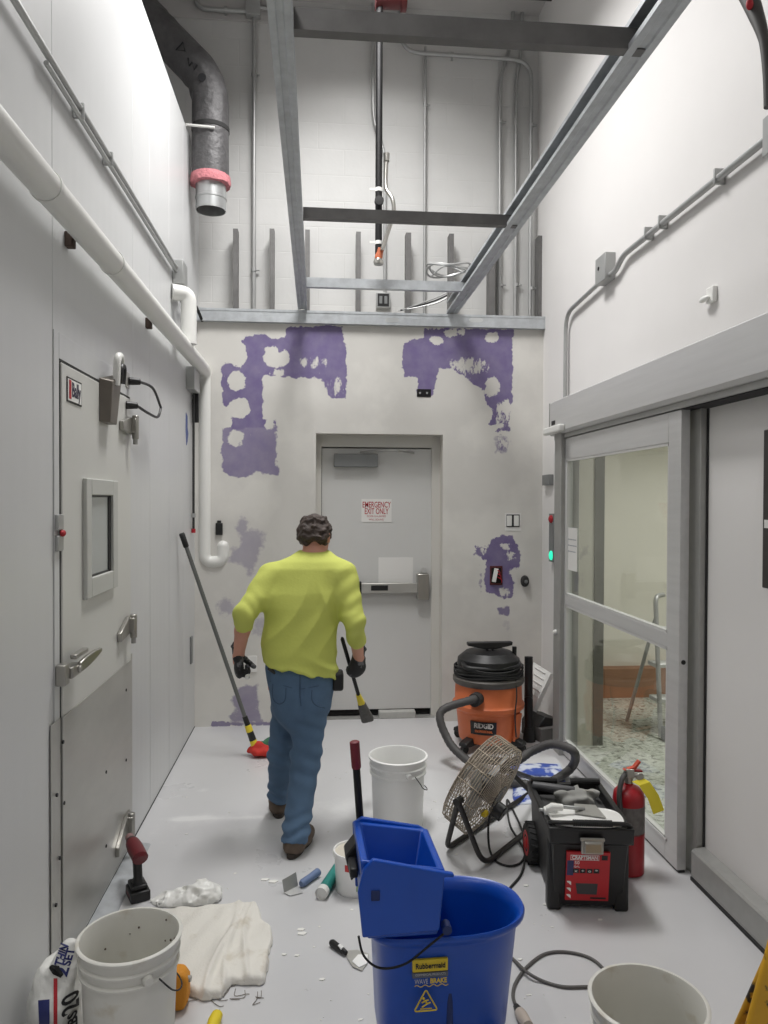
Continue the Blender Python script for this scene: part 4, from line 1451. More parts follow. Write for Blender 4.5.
MB().lathe([(.0, -.044), (.014, -.045), (.012, -.055), (.0, -.056)], (c.x, YB, c.z), 16, 'Y').build('button', M_grey, e)
e = plate('outlet', 'small white outlet low on the drywall left of the worker', 'outlet', (248, 656), (257, 672), M_paper, .01)
# ================================================================ white five gallon buckets
M_bucket = mat('bucket_plastic', rgb(214, 213, 206), .42, var=.03, vscale=6)
mix_spots(M_bucket, rgb(196, 190, 176), 9, .62, .72)
M_bclean = mat('clean_bucket_plastic', rgb(238, 238, 236), .4)
M_crust = mat('dried_crumb', rgb(96, 84, 72), .9)


def bucket(label, p, m, bail_a, inside_specks=0, up=False):
    o = thing('bucket', label, 'bucket', (p.x, p.y, 0), 0, 'white five gallon buckets')
    H = .37
    prof = [(0, .0), (.126, 0), (.132, .006), (.1415, .275), (.150, .279), (.151, .286), (.1425, .291), (.144, .312), (.152, .316), (.153, .323), (.146, .328), (.1475, H - .014), (.157, H - .012), (.159, H - .003), (.156, H), (.148, H), (.1445, H - .01), (.1385, .28), (.129, .012), (0, .01)]
    MB().lathe(prof, n=64).build('body', m, o, local=True, sharp=50)
    ca, sa = math.cos(bail_a), math.sin(bail_a)
    for s in (-1, 1):
        MB().cyl((s * ca * .146, s * sa * .146, .302), (s * ca * .166, s * sa * .166, .302), .017, .013, n=14).build('ear', m, o, local=True)
    na = Vector((-sa, ca, 0))
    sgn = 1 if na.x > 0 else -1
    pts = []
    for i in range(15):
        t = -PI / 2 + PI * i / 14
        q = Vector((ca, sa, 0)) * .165 * math.sin(t) + (na * sgn * .6 + Vector((0, 0, -.8))) .normalized() * (.15 * math.cos(t)) + na * sgn * .03 + Vector((0, 0, .302))
        rr = math.hypot(q.x, q.y)
        lim = .156
        if rr < lim:
            q.x *= lim / rr
            q.y *= lim / rr
        pts.append(q)
    MB().tube(spline(pts, 3), .0025, 6).build('wire_handle', M_gasket, o, local=True)
    if inside_specks:
        mb = MB()
        rnd = random.Random(3)
        for k in range(inside_specks):
            a, z = rnd.uniform(.3, 2.8), rnd.uniform(.2, .35)
            r = .129 + (z - .012) * .0355
            mb.ball((r * math.cos(a) * .995, r * math.sin(a) * .995, z), rnd.uniform(.002, .0045), 6, 4)
        tag(mb.build('dried_specks', M_crust, o, local=True), kind='stuff')
    return o


bucket('dirty white bucket at the bottom left, beside the drop cloth', fl(130, 934, .37), M_bucket, -1.0, 9)
bucket('clean white bucket on the floor ahead of the blue mop bucket', fl(398, 754.5, .37), M_bclean, -1.3)
bucket('white bucket at the bottom edge, right of the blue mop bucket', fl(648, 998, .37), M_bucket, 2.3)

# small joint compound pail
p = fl(354, 889)
pa = thing('small_pail', 'small white pail with a green label left of the blue wringer', 'pail', (p.x, p.y, 0))
MB().lathe([(0, 0), (.076, 0), (.08, .006), (.087, .155), (.094, .158), (.095, .172), (.092, .18), (.086, .18), (.083, .17), (.075, .01), (0, .01)], n=40).build('body', M_bclean, pa, local=True, sharp=50)
MB().lathe([(0, .168), (.084, .168), (.084, .172), (0, .172)], n=32).build('compound', mat('wet_compound', rgb(206, 200, 186), .6, bump=.3, bscale=30), pa, local=True)


def arc_panel(r0, r1, z0, z1, a0, a1, t=.0012, n=14, oval=None):
    rings = []
    for i in range(n + 1):
        a = a0 + (a1 - a0) * i / n
        rings.append([((r + d) * math.cos(a), (r + d) * math.sin(a), z) for r, d, z in ((r0, 0, z0), (r1, 0, z1), (r1, t, z1), (r0, t, z0))])
    return MB().loft(rings)


arc_panel(.0815, .0855, .03, .12, -1.5, -.2).build('green_label', mat('label_green', rgb(150, 175, 135), .6), pa, local=True)
arc_panel(.0845, .0865, .115, .145, -2.1, -1.6).build('red_emblem', mat('label_red', rgb(196, 60, 60), .6), pa, local=True)

# ================================================================ blue mop bucket with wringer
M_blue = mat('blue_plastic', rgb(8, 72, 172), .33, var=.06, vscale=5, spec=.5)
M_yel = mat('label_yellow', rgb(214, 186, 40), .5)
mc = Vector((.405, 2.335, 0))
mo = thing('mop_bucket', 'blue mop bucket with side wringer and black handle in the foreground', 'mop bucket', tuple(mc), .03)


def dring(L, W, z, n=56, xo=0.0, e=2.6):
    """plan of the bucket: squarish at the wringer end, round at the other"""
    out = []
    for i in range(n):
        a = 2 * PI * i / n
        c, s = math.cos(a), math.sin(a)
        k = 2 / (e + 3 if c < 0 else e - .35)
        out.append((xo + L / 2 * math.copysign(abs(c) ** k, c), W / 2 * math.copysign(abs(s) ** k, s), z))
    return out


def bring(d, z):
    t = max(0, min(1, (z - .07) / .37))
    return dring(.41 + .055 * t - 2 * d, .275 + .05 * t - 2 * d, z, xo=-.01 * (1 - t))


rg = [bring(.06, .07), bring(.008, .072), bring(0, .085), bring(0, .40), bring(-.003, .41), bring(-.02, .425), bring(-.021, .437), bring(-.017, .443), bring(-.012, .441), bring(.0, .43), bring(.006, .40), bring(.01, .10), bring(.05, .095)]
MB().loft(rg).build('body', M_blue, mo, local=True, sharp=60)
for sx, sy in ((-1, -1), (-1, 1), (1, -1), (1, 1)):
    cx, cy = sx * .165 - .01, sy * .105
    cw = MB().cyl((cx - .014, cy, .038), (cx + .014, cy, .038), .038, n=24).build('caster', M_grey, mo, local=True, bevel=.006)
    MB().box(cx - .022, cx - .017, cy - .02, cy + .02, .03, .075).box(cx + .017, cx + .022, cy - .02, cy + .02, .03, .075).build('fork', M_galv, cw, local=True)
fy = -.158
MB().box(-.022, -.002, -.1500, -.10, .075, .27).build('groove_shade', mat('deep_blue', rgb(10, 36, 92), .5), mo, local=True, bevel=.006)  # flush plate in darker blue, painting the shade of a recess
# labels on the front face
ly = -.1665
lb = MB().box(-.128, -.022, ly, ly + .02, .335, .372).build('yellow_label', M_yel, mo, local=True, bevel=.003)
Mw = ROOTM[mo.name]
xd, ud = (Mw.to_3x3() @ Vector((1, 0, 0))), Vector((0, .03, 1))


def mtext(s, size, m, par, x, z, width, name='lettering', dy=-.0015, bold=0.0):
    x, z = x - .05, z + .0125
    return lettering(s, size, m, par, Mw @ Vector((x, ly + dy, z)), xd, Vector((0, 0, 1)), name, width=width, bold=bold)


mtext('Rubbermaid', .022, M_ink, lb, -.025, .341, .088, bold=.0005)
MB().box(-.128, -.022, ly + .001, ly + .02, .318, .333).build('grey_label', mat('label_grey', rgb(90, 96, 110), .5), mo, local=True)
mtext('COMMERCIAL PRODUCTS', .009, mat('label_pale', rgb(180, 180, 178), .5), mo, -.025, .3155, .09, dy=-.0008)
mtext('WAVE', .02, mat('label_pale', rgb(180, 180, 178), .5), mo, -.052, .296, .04)
mtext('BRAKE', .02, M_yel, mo, -.001, .296, .05, bold=.0006)
MB().tube([(-.122 + .1 * i / 24, ly - .0005, .295 + .003 * math.sin(i * 1.05)) for i in range(25)], .0012, 6).build('wave_line', M_yel, mo, local=True)
fgo = Vector((-.05, 0, .045))
tri = [(-.123, .220), (-.053, .220), (-.088, .283)]
pts = [(x, ly + .001, z) for x, z in tri]
MB().tube(bend([((tri[0][0] + tri[1][0]) / 2, ly + .0005, .220)] + [pts[1], pts[2], pts[0]] + [((tri[0][0] + tri[1][0]) / 2, ly + .0005, .220)], .008), .0022, 6).build('warning_triangle', M_yel, mo, local=True)
fg = MB(Matrix.Translation(fgo)).ball((-.045, ly + .0005, .212), (.004, .001, .004), 10, 6)
for a, b in (((-.043, .207), (-.034, .196)), ((-.034, .196), (-.024, .199)), ((-.034, .196), (-.044, .190)), ((-.044, .190), (-.050, .186)), ((-.041, .205), (-.030, .207)), ((-.041, .204), (-.050, .200))):
    fg.tube([(a[0], ly + .0005, a[1]), (b[0], ly + .0005, b[1])], .0022, 6)
fg.box(-.055, -.020, ly, ly + .002, .180, .1825)
fg.build('slip_figure', M_yel, mo, local=True)
# wringer
X0, X1 = -.285, -.035
Y0, Y1 = -.185, .105


def wz(x, y):                        # top edge of the wringer
    return .685 - (x - X0) * .16 + (y - Y0) * (-.02)


wo = MB()


def quadring(z, ins, top=False):
    c = [(X0 + ins, Y0 + ins), (X1 - ins, Y0 + ins), (X1 - ins, Y1 - ins), (X0 + ins, Y1 - ins)]
    return c


taper = .022
outer_b = [(X0 + taper, Y0 + .0, .455), (X1 - taper, Y0 + .0, .455), (X1 - taper, Y1 - taper, .40), (X0 + taper, Y1 - taper, .40)]
outer_t = [(x, y, wz(x, y)) for x, y in ((X0, Y0), (X1, Y0), (X1, Y1), (X0, Y1))]
rim_t = [(x, y, wz(x, y)) for x, y in ((X0 + .022, Y0 + .014), (X1 - .022, Y0 + .014), (X1 - .022, Y1 - .016), (X0 + .022, Y1 - .016))]
in_b = [(X0 + .07, Y0 + .09, .44), (X1 - .07, Y0 + .09, .44), (X1 - .07, Y1 - .09, .44), (X0 + .07, Y1 - .09, .44)]
wo.loft([outer_b, outer_t, rim_t, in_b])
wr_o = wo.build('wringer', M_blue, mo, local=True, bevel=.006, seg=3, sharp=30)
fp = MB().prism([(X0 + .035, wz(X0, Y0) + .008), (X1 - .01, wz(X1, Y0) + .0), (X1 + .022, wz(X1, Y0) - .006), (X1 + .024, wz(X1, Y0) - .018), (X1 - .006, wz(X1, Y0) - .016), (X1 - .02, .475), (X0 + .006, .468), (X0 - .008, .60), (X0 + .008, wz(X0, Y0) - .02)], 'Y', Y0 - .016, Y0 + .002)
fp.build('front_panel', M_blue, wr_o, local=True, bevel=.005, seg=3)
MB().box(X0 + .03, X0 + .055, Y0 - .02, Y0 - .015, .575, .605).build('panel_peg', mat('deep_blue', rgb(10, 36, 92), .5), wr_o, local=True, bevel=.003)
MB().prism([(X0 + .0, wz(X0, Y1) - .01), (X0 + .03, wz(X0, Y1) + .008), (X1 - .03, wz(X1, Y1) + .01), (X1, wz(X1, Y1) - .01), (X1 - .01, .46), (X0 + .01, .46)], 'Y', Y1 - .004, Y1 + .012).build('back_panel', M_blue, wr_o, local=True, bevel=.004)
# lever handle with red grip
gA = Vector(iy(360.5, 826, 2.47))
gB = Vector(iy(354.5, 741, 2.47))
u = (gB - gA)
MB().tube([gA - u * .25, gB - u * .02], .0125, 14).build('handle', M_iron, mo)
MB().tube([gA + u * .68, gA + u * .70, gA + u * .99, gB], [.0145, .016, .0165, .012], 16).build('red_grip', mat('red_grip', rgb(112, 26, 40), .5, bump=.2, bscale=120), mo)
lv = MB().prism([(X0 - .03, .60), (X0 + .02, .66), (X0 + .03, .56), (X0 - .01, .52)], 'Y', .02, .10)
lv.box(X0 - .02, X0 + .005, -.06, .08, .57, .60)
lv.build('lever_bracket', M_black, mo, local=True, bevel=.005)
# wire bail hanging over the front
a, b = iy(447, 931, mc.y - .195), iy(361, 932, mc.y - .20)
bl = spline([a, iy(430, 945, mc.y - .20), iy(405, 964, mc.y - .205), iy(380, 968, mc.y - .205), iy(364, 956, mc.y - .205), iy(358.5, 936, mc.y - .20)], 8)
MB().tube(bl, .0035, 8).build('wire_handle', M_iron, mo)
MB().cyl(a + Vector((.0, .03, .004)), a + Vector((0, -.006, .004)), .014).build('handle_pivot', mat('deep_blue', rgb(10, 36, 92), .5), mo)

# ================================================================ shop vacuum
M_orange = mat('vac_orange', rgb(212, 112, 66), .45, var=.06, vscale=5)
M_hose = mat('grey_hose', rgb(70, 68, 68), .6, var=.1, vscale=20)
vc = fl(488, 745)
va = thing('shop_vacuum', 'orange and black shop vacuum with coiled hose near the back wall', 'vacuum cleaner', (vc.x, vc.y, 0))
Rv = .24
MB().lathe([(0, .06), (Rv * .84, .06), (Rv * .86, .075), (Rv * .93, .26), (Rv * 1.04, .285), (Rv * 1.05, .31), (Rv * .98, .33), (Rv * .97, .44), (Rv * .95, .455), (0, .455)], n=56).build('tank', M_orange, va, local=True, sharp=40)
pn = MB()
for a in (-.75, .3):
    arc = arc_panel(Rv * .87, Rv * .945, .075, .262, a - .16, a + .16, .022)
    pn.add(arc.v, arc.f)
    pn.build('tank_rib', M_orange, va, local=True, bevel=.006)
    pn = MB()
MB().lathe([(0, .45), (Rv * 1.0, .45), (Rv * 1.04, .465), (Rv * 1.04, .49), (Rv * .98, .505), (0, .505)], n=56).build('collar', mat('vac_collar', rgb(88, 84, 80), .55, var=.1), va, local=True)
MB().lathe([(0, .50), (Rv * .92, .50), (Rv * .96, .525), (Rv * .90, .56), (Rv * .86, .565), (Rv * .92, .575), (Rv * .90, .62), (Rv * .68, .665), (Rv * .2, .68), (0, .68)], n=56).build('motor_head', M_black, va, local=True, sharp=30)
hd = MB().tube(bend([(-.19, -.06, .60), (-.20, -.17, .585), (.0, -.215, .575), (.19, -.16, .585), (.2, -.02, .60)], .09), .018, 14)
hd.build('carry_handle', M_black, va, local=True)
mb = MB()
for k in range(4):
    z = .515 + .018 * k
    mb.tube([(Rv * 1.0 * math.cos(t) * 1.0, Rv * 1.0 * math.sin(t), z + .008 * math.sin(3 * t + k)) for t in np.linspace(0, 2 * PI, 40, endpoint=False)], .006, 6, closed=True)
mb.tube(spline([(Rv * .6, -Rv * .8, .51), (Rv * .62, -Rv * .86, .40), (Rv * .55, -Rv * .95, .27), (Rv * .6, -Rv * .9, .12)], 8), .005, 6)
mb.build('power_cord', M_gasket, va, local=True)
nz_ = MB().prism([(-.16, .738), (.16, .738), (.155, .715), (.045, .69), (-.045, .69), (-.16, .715)], 'Y', -.06, -.01)
nz_.cyl((0, -.035, .65), (0, -.035, .69), .028)
nz_.build('floor_nozzle', M_black, va, local=True, bevel=.005)
# accessory bits beside the head
MB().cyl((.175, -.03, .56), (.178, -.03, .70), .016).build('crevice_tool', M_black, va, local=True)
# badge
bdg = arc_panel(Rv * .895, Rv * .935, .135, .225, -2.35, -1.55, .008)
bo = bdg.build('badge', M_black, va, local=True)
aa = -1.93
Mv = ROOTM[va.name]


def vtext(s, size, m, z, w, rr):
    n = Vector((math.cos(aa), math.sin(aa), 0))
    return lettering(s, size, m, bo, Mv @ (n * rr + Vector((0, 0, z))), Vector((-n.y, n.x, 0)), Vector((0, 0, 1)) - n * .25, width=w, bold=.0012, ext=.006)


vtext('RIDGID', .045, mat('pale_badge_ink', rgb(205, 200, 196), .5), .198, .13, Rv * .925 + .006)
vtext('PROFESSIONAL', .02, M_orange, .16, .12, Rv * .91 + .006)
# dolly feet with casters
for a in (-2.45, -.75, .8, 2.3):
    ca, sa = math.cos(a), math.sin(a)
    f = MB().loft([[(ca * r - sa * w, sa * r + ca * w, z) for w, z in ((-.035, z0), (.035, z0), (.03, z1), (-.03, z1))] for r, z0, z1 in ((.12, .045, .12), (.24, .045, .09), (.285, .05, .075))])
    fo_ = f.build('foot', M_black, va, local=True, bevel=.006)
    MB().cyl((ca * .262 - sa * .014, sa * .262 + ca * .014, .03), (ca * .262 + sa * .014, sa * .262 - ca * .014, .03), .03, n=18).build('caster', M_rubber, fo_, local=True)
# hose: port on the left, down to the floor and under the fan, coiling up at the right
s_ = MB().cyl((-.10, -.17, .385), (-.155, -.25, .385), .045, n=20).build('hose_port', M_gasket, va, local=True)
hp_ = [Vector((-.12, -.20, .385)) + vc, Vector((-.19, -.28, .395)) + vc, on(441, 712, 1, vc.y - .32), on(447, 738, 1, vc.y - .40), on(462, 756, 1, vc.y - .50)]
g1 = fl(490, 775, .035)
hp_ += [g1, fl(522, 784, .035)]
hp_ += [fl(548, 783, .04), fl(571, 768, .06), on(574, 752, 1, 4.35), on(553, 744, 1, 4.45), on(532, 751, 1, 4.5), on(512, 762, 1, 4.5), fl(486, 770, .035) + Vector((0, .22, 0))]
HP = spline(hp_, 10)
hm = MB().tube(HP, [.0255 + .0022 * (i % 2) for i in range(len(HP))], 16)
hm.build('hose', M_hose, va, sharp=80)
# black extension wand standing right of the tank
p = fl(529, 741)
wd = thing('vacuum_wand', 'black vacuum wand tube standing right of the orange tank', 'vacuum tube', (p.x, p.y, 0))
MB().tube([(p.x, p.y, .0), (p.x - .003, p.y + .01, .30), (p.x, p.y + .02, .30), (p.x + .005, p.y + .04, .60)], [.033, .031, .03, .03], 18).build('tube', M_black, wd)
MB().tube([(p.x, p.y, .0), (p.x, p.y, .10)], [.045, .035], 18).build('cuff', M_gasket, wd)

# ================================================================ clutter against the corner
p = fl(543, 728)
q = thing('leaning_vent_cover', 'white slatted vent cover leaning in the corner behind the black wand', 'vent cover', (p.x, p.y, 0))
lt_, rt_ = iy(534, 660, 5.45), iy(549, 676, 5.35)
A, B_ = iy(533.5, 662, 5.5), iy(551, 673, 5.35)
C_, D_ = iy(533, 708, 5.3), iy(524, 700, 5.4)
nn = (B_ - A).cross(D_ - A).normalized() * .05
MB().loft([[A, B_, C_ + Vector((.0, 0, -.02)), D_], [A + nn, B_ + nn, C_ + nn + Vector((0, 0, -.02)), D_ + nn]]).build('frame', M_white, q, bevel=.004)
e1, e2 = (B_ - A), (D_ - A)
for k in range(5):
    a = A - nn * .06 + e1 * .18 + e2 * (.1 + .16 * k)
    b = A - nn * .06 + e1 * .72 + e2 * (.1 + .16 * k)
    MB().tube([a, b], .006, 6).build('slat', M_paper, q)
p = fl(541, 737)
q = thing('grey_carton', 'low dark grey box on the floor under the leaning vent cover', 'box', (p.x, p.y, 0), .3)
MB().box(-.08, .13, -.12, .14, 0, .10).build('carton', mat('dull_grey_card', rgb(92, 90, 88), .8, var=.1), q, local=True, bevel=.006)
MB().prism([(-.08, .10), (-.02, .17), (.10, .14), (.13, .10)], 'Y', -.08, .14).build('lid', M_black, q, local=True, bevel=.004)

# blue and white printed plastic sack on the floor
mS = mat('blue_white_sack', rgb(206, 212, 226), .4, bump=.5, bscale=14)
mix_spots(mS, rgb(58, 84, 168), 11, .46, .54)
s0, s1, s2, s3 = fl(504, 764), fl(560, 764), fl(572, 800), fl(516, 806)
vs = []
N = 26
mb = MB()
top = []
for j in range(N):
    for i in range(N):
        a, b = i / (N - 1), j / (N - 1)
        p = (s0 * (1 - a) + s1 * a) * (1 - b) + (s3 * (1 - a) + s2 * a) * b
        e = min(a, 1 - a, b, 1 - b)
        h_ = .004 + .022 * min(1, e * 7) + .012 * noise.noise(p * 9) * min(1, e * 7)
        w_ = Vector((noise.noise(Vector((a * 4, b * 4, 1))), noise.noise(Vector((a * 4, b * 4, 7))), 0)) * .02
        top.append((p.x + w_.x, p.y + w_.y, max(.003, h_)))
idx = lambda i, j: j * N + i
mb.add(top + [(x, y, .001) for x, y, z in top], [(idx(i, j), idx(i + 1, j), idx(i + 1, j + 1), idx(i, j + 1)) for i in range(N - 1) for j in range(N - 1)] + [(N * N + idx(i, j), N * N + idx(i, j + 1), N * N + idx(i + 1, j + 1), N * N + idx(i + 1, j)) for i in range(N - 1) for j in range(N - 1)] +
       [(idx(i, 0), N * N + idx(i, 0), N * N + idx(i + 1, 0), idx(i + 1, 0)) for i in range(N - 1)] + [(idx(i + 1, N - 1), N * N + idx(i + 1, N - 1), N * N + idx(i, N - 1), idx(i, N - 1)) for i in range(N - 1)] + [(idx(0, j + 1), N * N + idx(0, j + 1), N * N + idx(0, j), idx(0, j)) for j in range(N - 1)] + [(idx(N - 1, j), N * N + idx(N - 1, j), N * N + idx(N - 1, j + 1), idx(N - 1, j + 1)) for j in range(N - 1)])
o = mb.build('plastic_sack', mS, sharp=80)
tag(o, 'flat blue and white plastic sack on the floor behind the fan', 'plastic sack')

# ================================================================ floor fan
M_cage = mat('fan_cage_wire', rgb(168, 156, 140), .5, .4, var=.2, vscale=30)
M_stand = mat('dark_stand_tube', rgb(44, 42, 42), .5, .3)
fc = iy(483, 784, 3.62)
vv_ = (fc - Vector((0, 0, EYE))).normalized()
rr_ = vv_.cross(Vector((0, 0, 1))).normalized()
ax = (-.82 * rr_ + .56 * rr_.cross(vv_) + .22 * vv_).normalized()           # the way the fan blows
fan = thing('floor_fan', 'drum floor fan with wire cage tilted back on a tube stand', 'fan', (fc.x, fc.y, 0))
e1 = Vector((0, 0, 1)).cross(ax).normalized()          # horizontal across
e2 = ax.cross(e1)
Rf, Df = .238, .13


def fp(r, a, d):
    return fc + e1 * r * math.cos(a) + e2 * r * math.sin(a) + ax * d


TT = np.linspace(0, 2 * PI, 56, endpoint=False)
mb = MB()
for k in range(11):
    d = -Df / 2 + Df * k / 10
    mb.tube([fp(Rf - .004 * abs(k - 5) / 5, t, d) for t in TT], .0026, 5, closed=True)
for face, s in (('front', 1), ('rear', -1)):
    for k in range(13):
        r = .035 + (Rf - .04) * k / 13
        dd = s * (Df / 2 + .035 * (1 - (r / Rf) ** 2))
        mb.tube([fp(r, t, dd) for t in TT[::2]], .0021, 5, closed=True)
    for a in np.linspace(0, 2 * PI, 18, endpoint=False):
        mb.tube([fp(r, a, s * (Df / 2 + .035 * (1 - (r / Rf) ** 2))) for r in (.03, .1, .18, Rf)], .0026, 5)
for a in np.linspace(0, 2 * PI, 18, endpoint=False):
    mb.tube([fp(Rf, a, -Df / 2), fp(Rf, a, Df / 2)], .003, 5)
mb.build('cage', M_cage, fan, sharp=90)
mb = MB()
for k in range(3):
    a0 = 2 * PI * k / 3 + .4
    rings = []
    for j, r in enumerate((.05, .12, .2, .235)):
        w, tw = (.05, .09, .1, .07)[j], (.05, .04, .03, .025)[j]
        rings.append([fp(r, a0 - w / r * .35, -tw * .5 + .0), fp(r, a0 + w / r * .65, tw * .5), fp(r, a0 + w / r * .65, tw * .5 + .004), fp(r, a0 - w / r * .35, -tw * .5 + .004)])
    mb.loft(rings)
blades = mb.build('blades', M_alum, fan, sharp=40)
mb = MB().tube([fp(0, 0, -.10), fp(0, 0, -.02), fp(0, 0, .02)], [.058, .062, .05], 24)
mb.tube([fp(0, 0, .02), fp(0, 0, .05)], [.04, .03], 18)
mb.build('motor', M_black, fan)
MB().tube([fp(0, 0, Df / 2 + .028), fp(0, 0, Df / 2 + .042)], .04, 20).build('hub_badge', M_alumd, fan)
# switch box at the back
bxp = fp(.06, -.6, -Df / 2 - .05)
MB().cyl(bxp, bxp - ax * .05, .04, n=12).build('switch_box', M_black, fan, bevel=.005)
ykn = fp(.12, -.5, -Df / 2 - .03)
MB().ball(ykn, .02).build('yellow_knob', M_yel, fan)
# stand: two pivots, four legs, floor loop
pv0, pv1 = fc + e1 * (-(Rf + .02)), fc + e1 * (Rf + .02)
A1, A2 = (pv0, pv1) if pv0.x < pv1.x else (pv1, pv0)
gL, gF, gR, gB_ = fl(446, 849, .016), fl(483, 866, .016), fl(551, 812, .016), fl(545, 783, .016)
MB().tube(bend([A1, gL, gL + (gB_ - gL) * .5, gB_ + Vector((.0, .0, 0)), A2], .07, 6), .013, 12).build('rear_stand', M_stand, fan)
MB().tube(bend([A1 + Vector((.0, -.01, -.0)), gF, gR, A2 + Vector((.01, 0, 0))], .09, 8), .013, 12).build('front_stand', M_stand, fan)
for P_ in (A1, A2):
    dv = (P_ - fc).normalized()
    MB().cyl(P_ - dv * .03, P_ + dv * .02, .018, n=14).build('pivot_knob', M_black, fan)
cz = .006
cb = spline([bxp - ax * .05, on(490, 815, 1, 3.62), fl(489, 846, cz + .03), fl(497, 862, cz), fl(512, 866, cz), fl(524, 858, cz), fl(524, 836, cz), fl(514, 812, cz), fl(507, 800, cz), fl(510, 825, cz + .012), fl(524, 850, cz), fl(522, 872, cz), fl(510, 888, cz), fl(497, 905, cz)], 8)
cb = [Vector((q.x, q.y, max(q.z, .0055))) for q in cb]
MB().tube(cb, .0055, 8).build('power_cord', M_gasket, fan)
# ================================================================ black rolling toolbox
t0_, t1_ = fl(554, 909), fl(621, 911)
b0_, b1_ = on(528, 780, 2, .385), on(604, 781, 2, .385)
ft0, ft1 = on(553, 826, 2, .375), on(633, 829, 2, .375)
Wt = (ft1 - ft0).length
front_dir = (t1_ - t0_).normalized()
org = (t0_ + t1_) / 2
rz_ = math.atan2(front_dir.y, front_dir.x)
depth_vec = (b0_ + b1_) / 2 - (ft0 + ft1) / 2
dl = depth_vec.length
bx = thing('toolbox', 'black wheeled toolbox with a red label and tools heaped on top', 'toolbox', (org.x, org.y, 0), rz_)
Mi = ROOTM[bx.name].inverted()
dv = (Mi.to_3x3() @ depth_vec)
dx, dy = dv.x, dv.y
hw0, hw1 = (t1_ - t0_).length / 2, Wt / 2
off = (Mi @ ((ft0 + ft1) / 2)).y
Ht = .375
M_box = mat('toolbox_plastic', rgb(24, 24, 25), .42, var=.12, vscale=14)


def bring2(z, ins=0.0):
    t = z / Ht
    hw = hw0 + (hw1 - hw0) * t - ins
    y0 = off * t + ins
    y1 = dy + off * t - ins
    sx = dx
    return [(-hw, y0, z), (hw, y0, z), (hw + sx, y1, z), (-hw + sx, y1, z)]


MB().loft([bring2(.02), bring2(.30), bring2(.305, -.012), bring2(Ht, -.014), bring2(Ht, .012), bring2(.29, .014), bring2(.27, .014)]).build('body', M_box, bx, local=True, bevel=.01, seg=3)
for s in (-1, 1):
    MB().box(s * hw0 - .03, s * hw0 + .03, -.012, .05, 0, .33).build('corner_post', M_box, bx, local=True, bevel=.012, seg=3)
for (k, yy0) in ((0, .0), (1, .0)):
    pass
# rear handle bar with two grip notches
r_ = bring2(Ht)
mb = MB().tube([Vector(r_[3]) + Vector((.0, -.01, .012)), Vector(r_[3]) * .62 + Vector(r_[2]) * .38 + Vector((0, -.01, .012))], .016, 10)
mb.tube([Vector(r_[3]) * .42 + Vector(r_[2]) * .58 + Vector((0, -.01, .012)), Vector(r_[2]) + Vector((0, -.01, .012))], .016, 10)
mb.build('rear_rim', M_box, bx, local=True)
# carry handle folded over the front edge
MB().tube(bend([(-hw1 + .02, off + .07, Ht - .03), (-hw1 - .008, off + .02, Ht + .01), (-hw1 + .03, off - .005, Ht + .02), (hw1 - .03, off - .005, Ht + .02), (hw1 + .01, off + .02, Ht + .0), (hw1 + .012, off + .03, Ht - .08)], .03), .009, 10).build('carry_handle', M_black, bx, local=True)
gr = MB()
for k in range(19):
    x = -.075 + k * .0085
    gr.cyl((x, off - .005, Ht + .02), (x + .0055, off - .005, Ht + .02), .0135, n=14)
gr.build('handle_grip', M_rubber, bx, local=True)
lt = MB().box(-.045, .045, off - .03, off - .012, .275, .335)
lt.prism([(off - .032, .275), (off - .045, .285), (off - .04, .325), (off - .028, .335)], 'X', -.035, .035)
lt.cyl((-.05, off - .025, .335), (.05, off - .025, .335), .008)
lt.build('latch', M_chrome, bx, local=True, bevel=.004)
# red label with lettering and a picture of the box
M_lred = mat('toolbox_label_red', rgb(186, 30, 38), .45)
fy = lambda z: off * z / Ht - .0125


def fplate(name, x0, x1, z0, z1, m, par, d=.0015):
    return MB().prism([(fy(z0) - d, z0), (fy(z1) - d, z1), (fy(z1) + .01, z1), (fy(z0) + .01, z0)], 'X', x0, x1).build(name, m, par, local=True)


lab = fplate('label', -.098, .080, .052, .270, M_lred, bx)
Mb = ROOTM[bx.name]
R3 = Mb.to_3x3()
X3 = R3 @ Vector((1, 0, 0))
U3 = R3 @ Vector((0, off / Ht, 1))


def btext(s, size, m, x, z, w, d=.0022, bold=0.0):
    return lettering(s, size, m, lab, Mb @ Vector((x, fy(z) - d, z)), X3, U3, width=w, bold=bold)


fplate('name_frame', -.082, .035, .234, .257, M_white, lab, .0018)
fplate('name_bar', -.080, .033, .2365, .2545, M_lred, lab, .002)
btext('CRAFTSMAN', .022, M_white, -.0235, .2455, .105, .0026, bold=.0008)
fplate('blue_strip', -.095, -.068, .165, .232, mat('label_navy', rgb(48, 52, 96), .5), lab, .0019)
fplate('emblem', .045, .07, .236, .257, M_ink, lab, .002)
btext('50', .02, M_white, -.055, .222, .02)
btext('GAL', .012, M_white, -.055, .205, .024)
for k in range(4):
    fplate('pictogram', -.07 + k * .028, -.046 + k * .028, .176, .196, M_ink, lab, .002)
    btext('x+o*'[k], .018, M_white, -.058 + k * .028, .186, .012, .0027)
for k in range(3):
    z = .075 + k * .03
    MB().prism([(-.093, z), (-.076, z - .014), (-.076, z + .0), (-.093, z + .014)], 'Y', fy(z) - .0021, fy(z) + .004).build('hazard_stripe', M_white, lab, local=True)
MB().loft([[(x, fy(.12) - .002 + k, z) for x, z in ((-.05, .085), (.03, .083), (.036, .15), (.02, .16), (-.045, .16), (-.06, .148))] for k in (-.001, .004)]).build('box_picture', mat('picture_grey', rgb(58, 56, 58), .5), lab, local=True)
fplate('fine_print', .005, .07, .06, .068, M_ink, lab, .002)
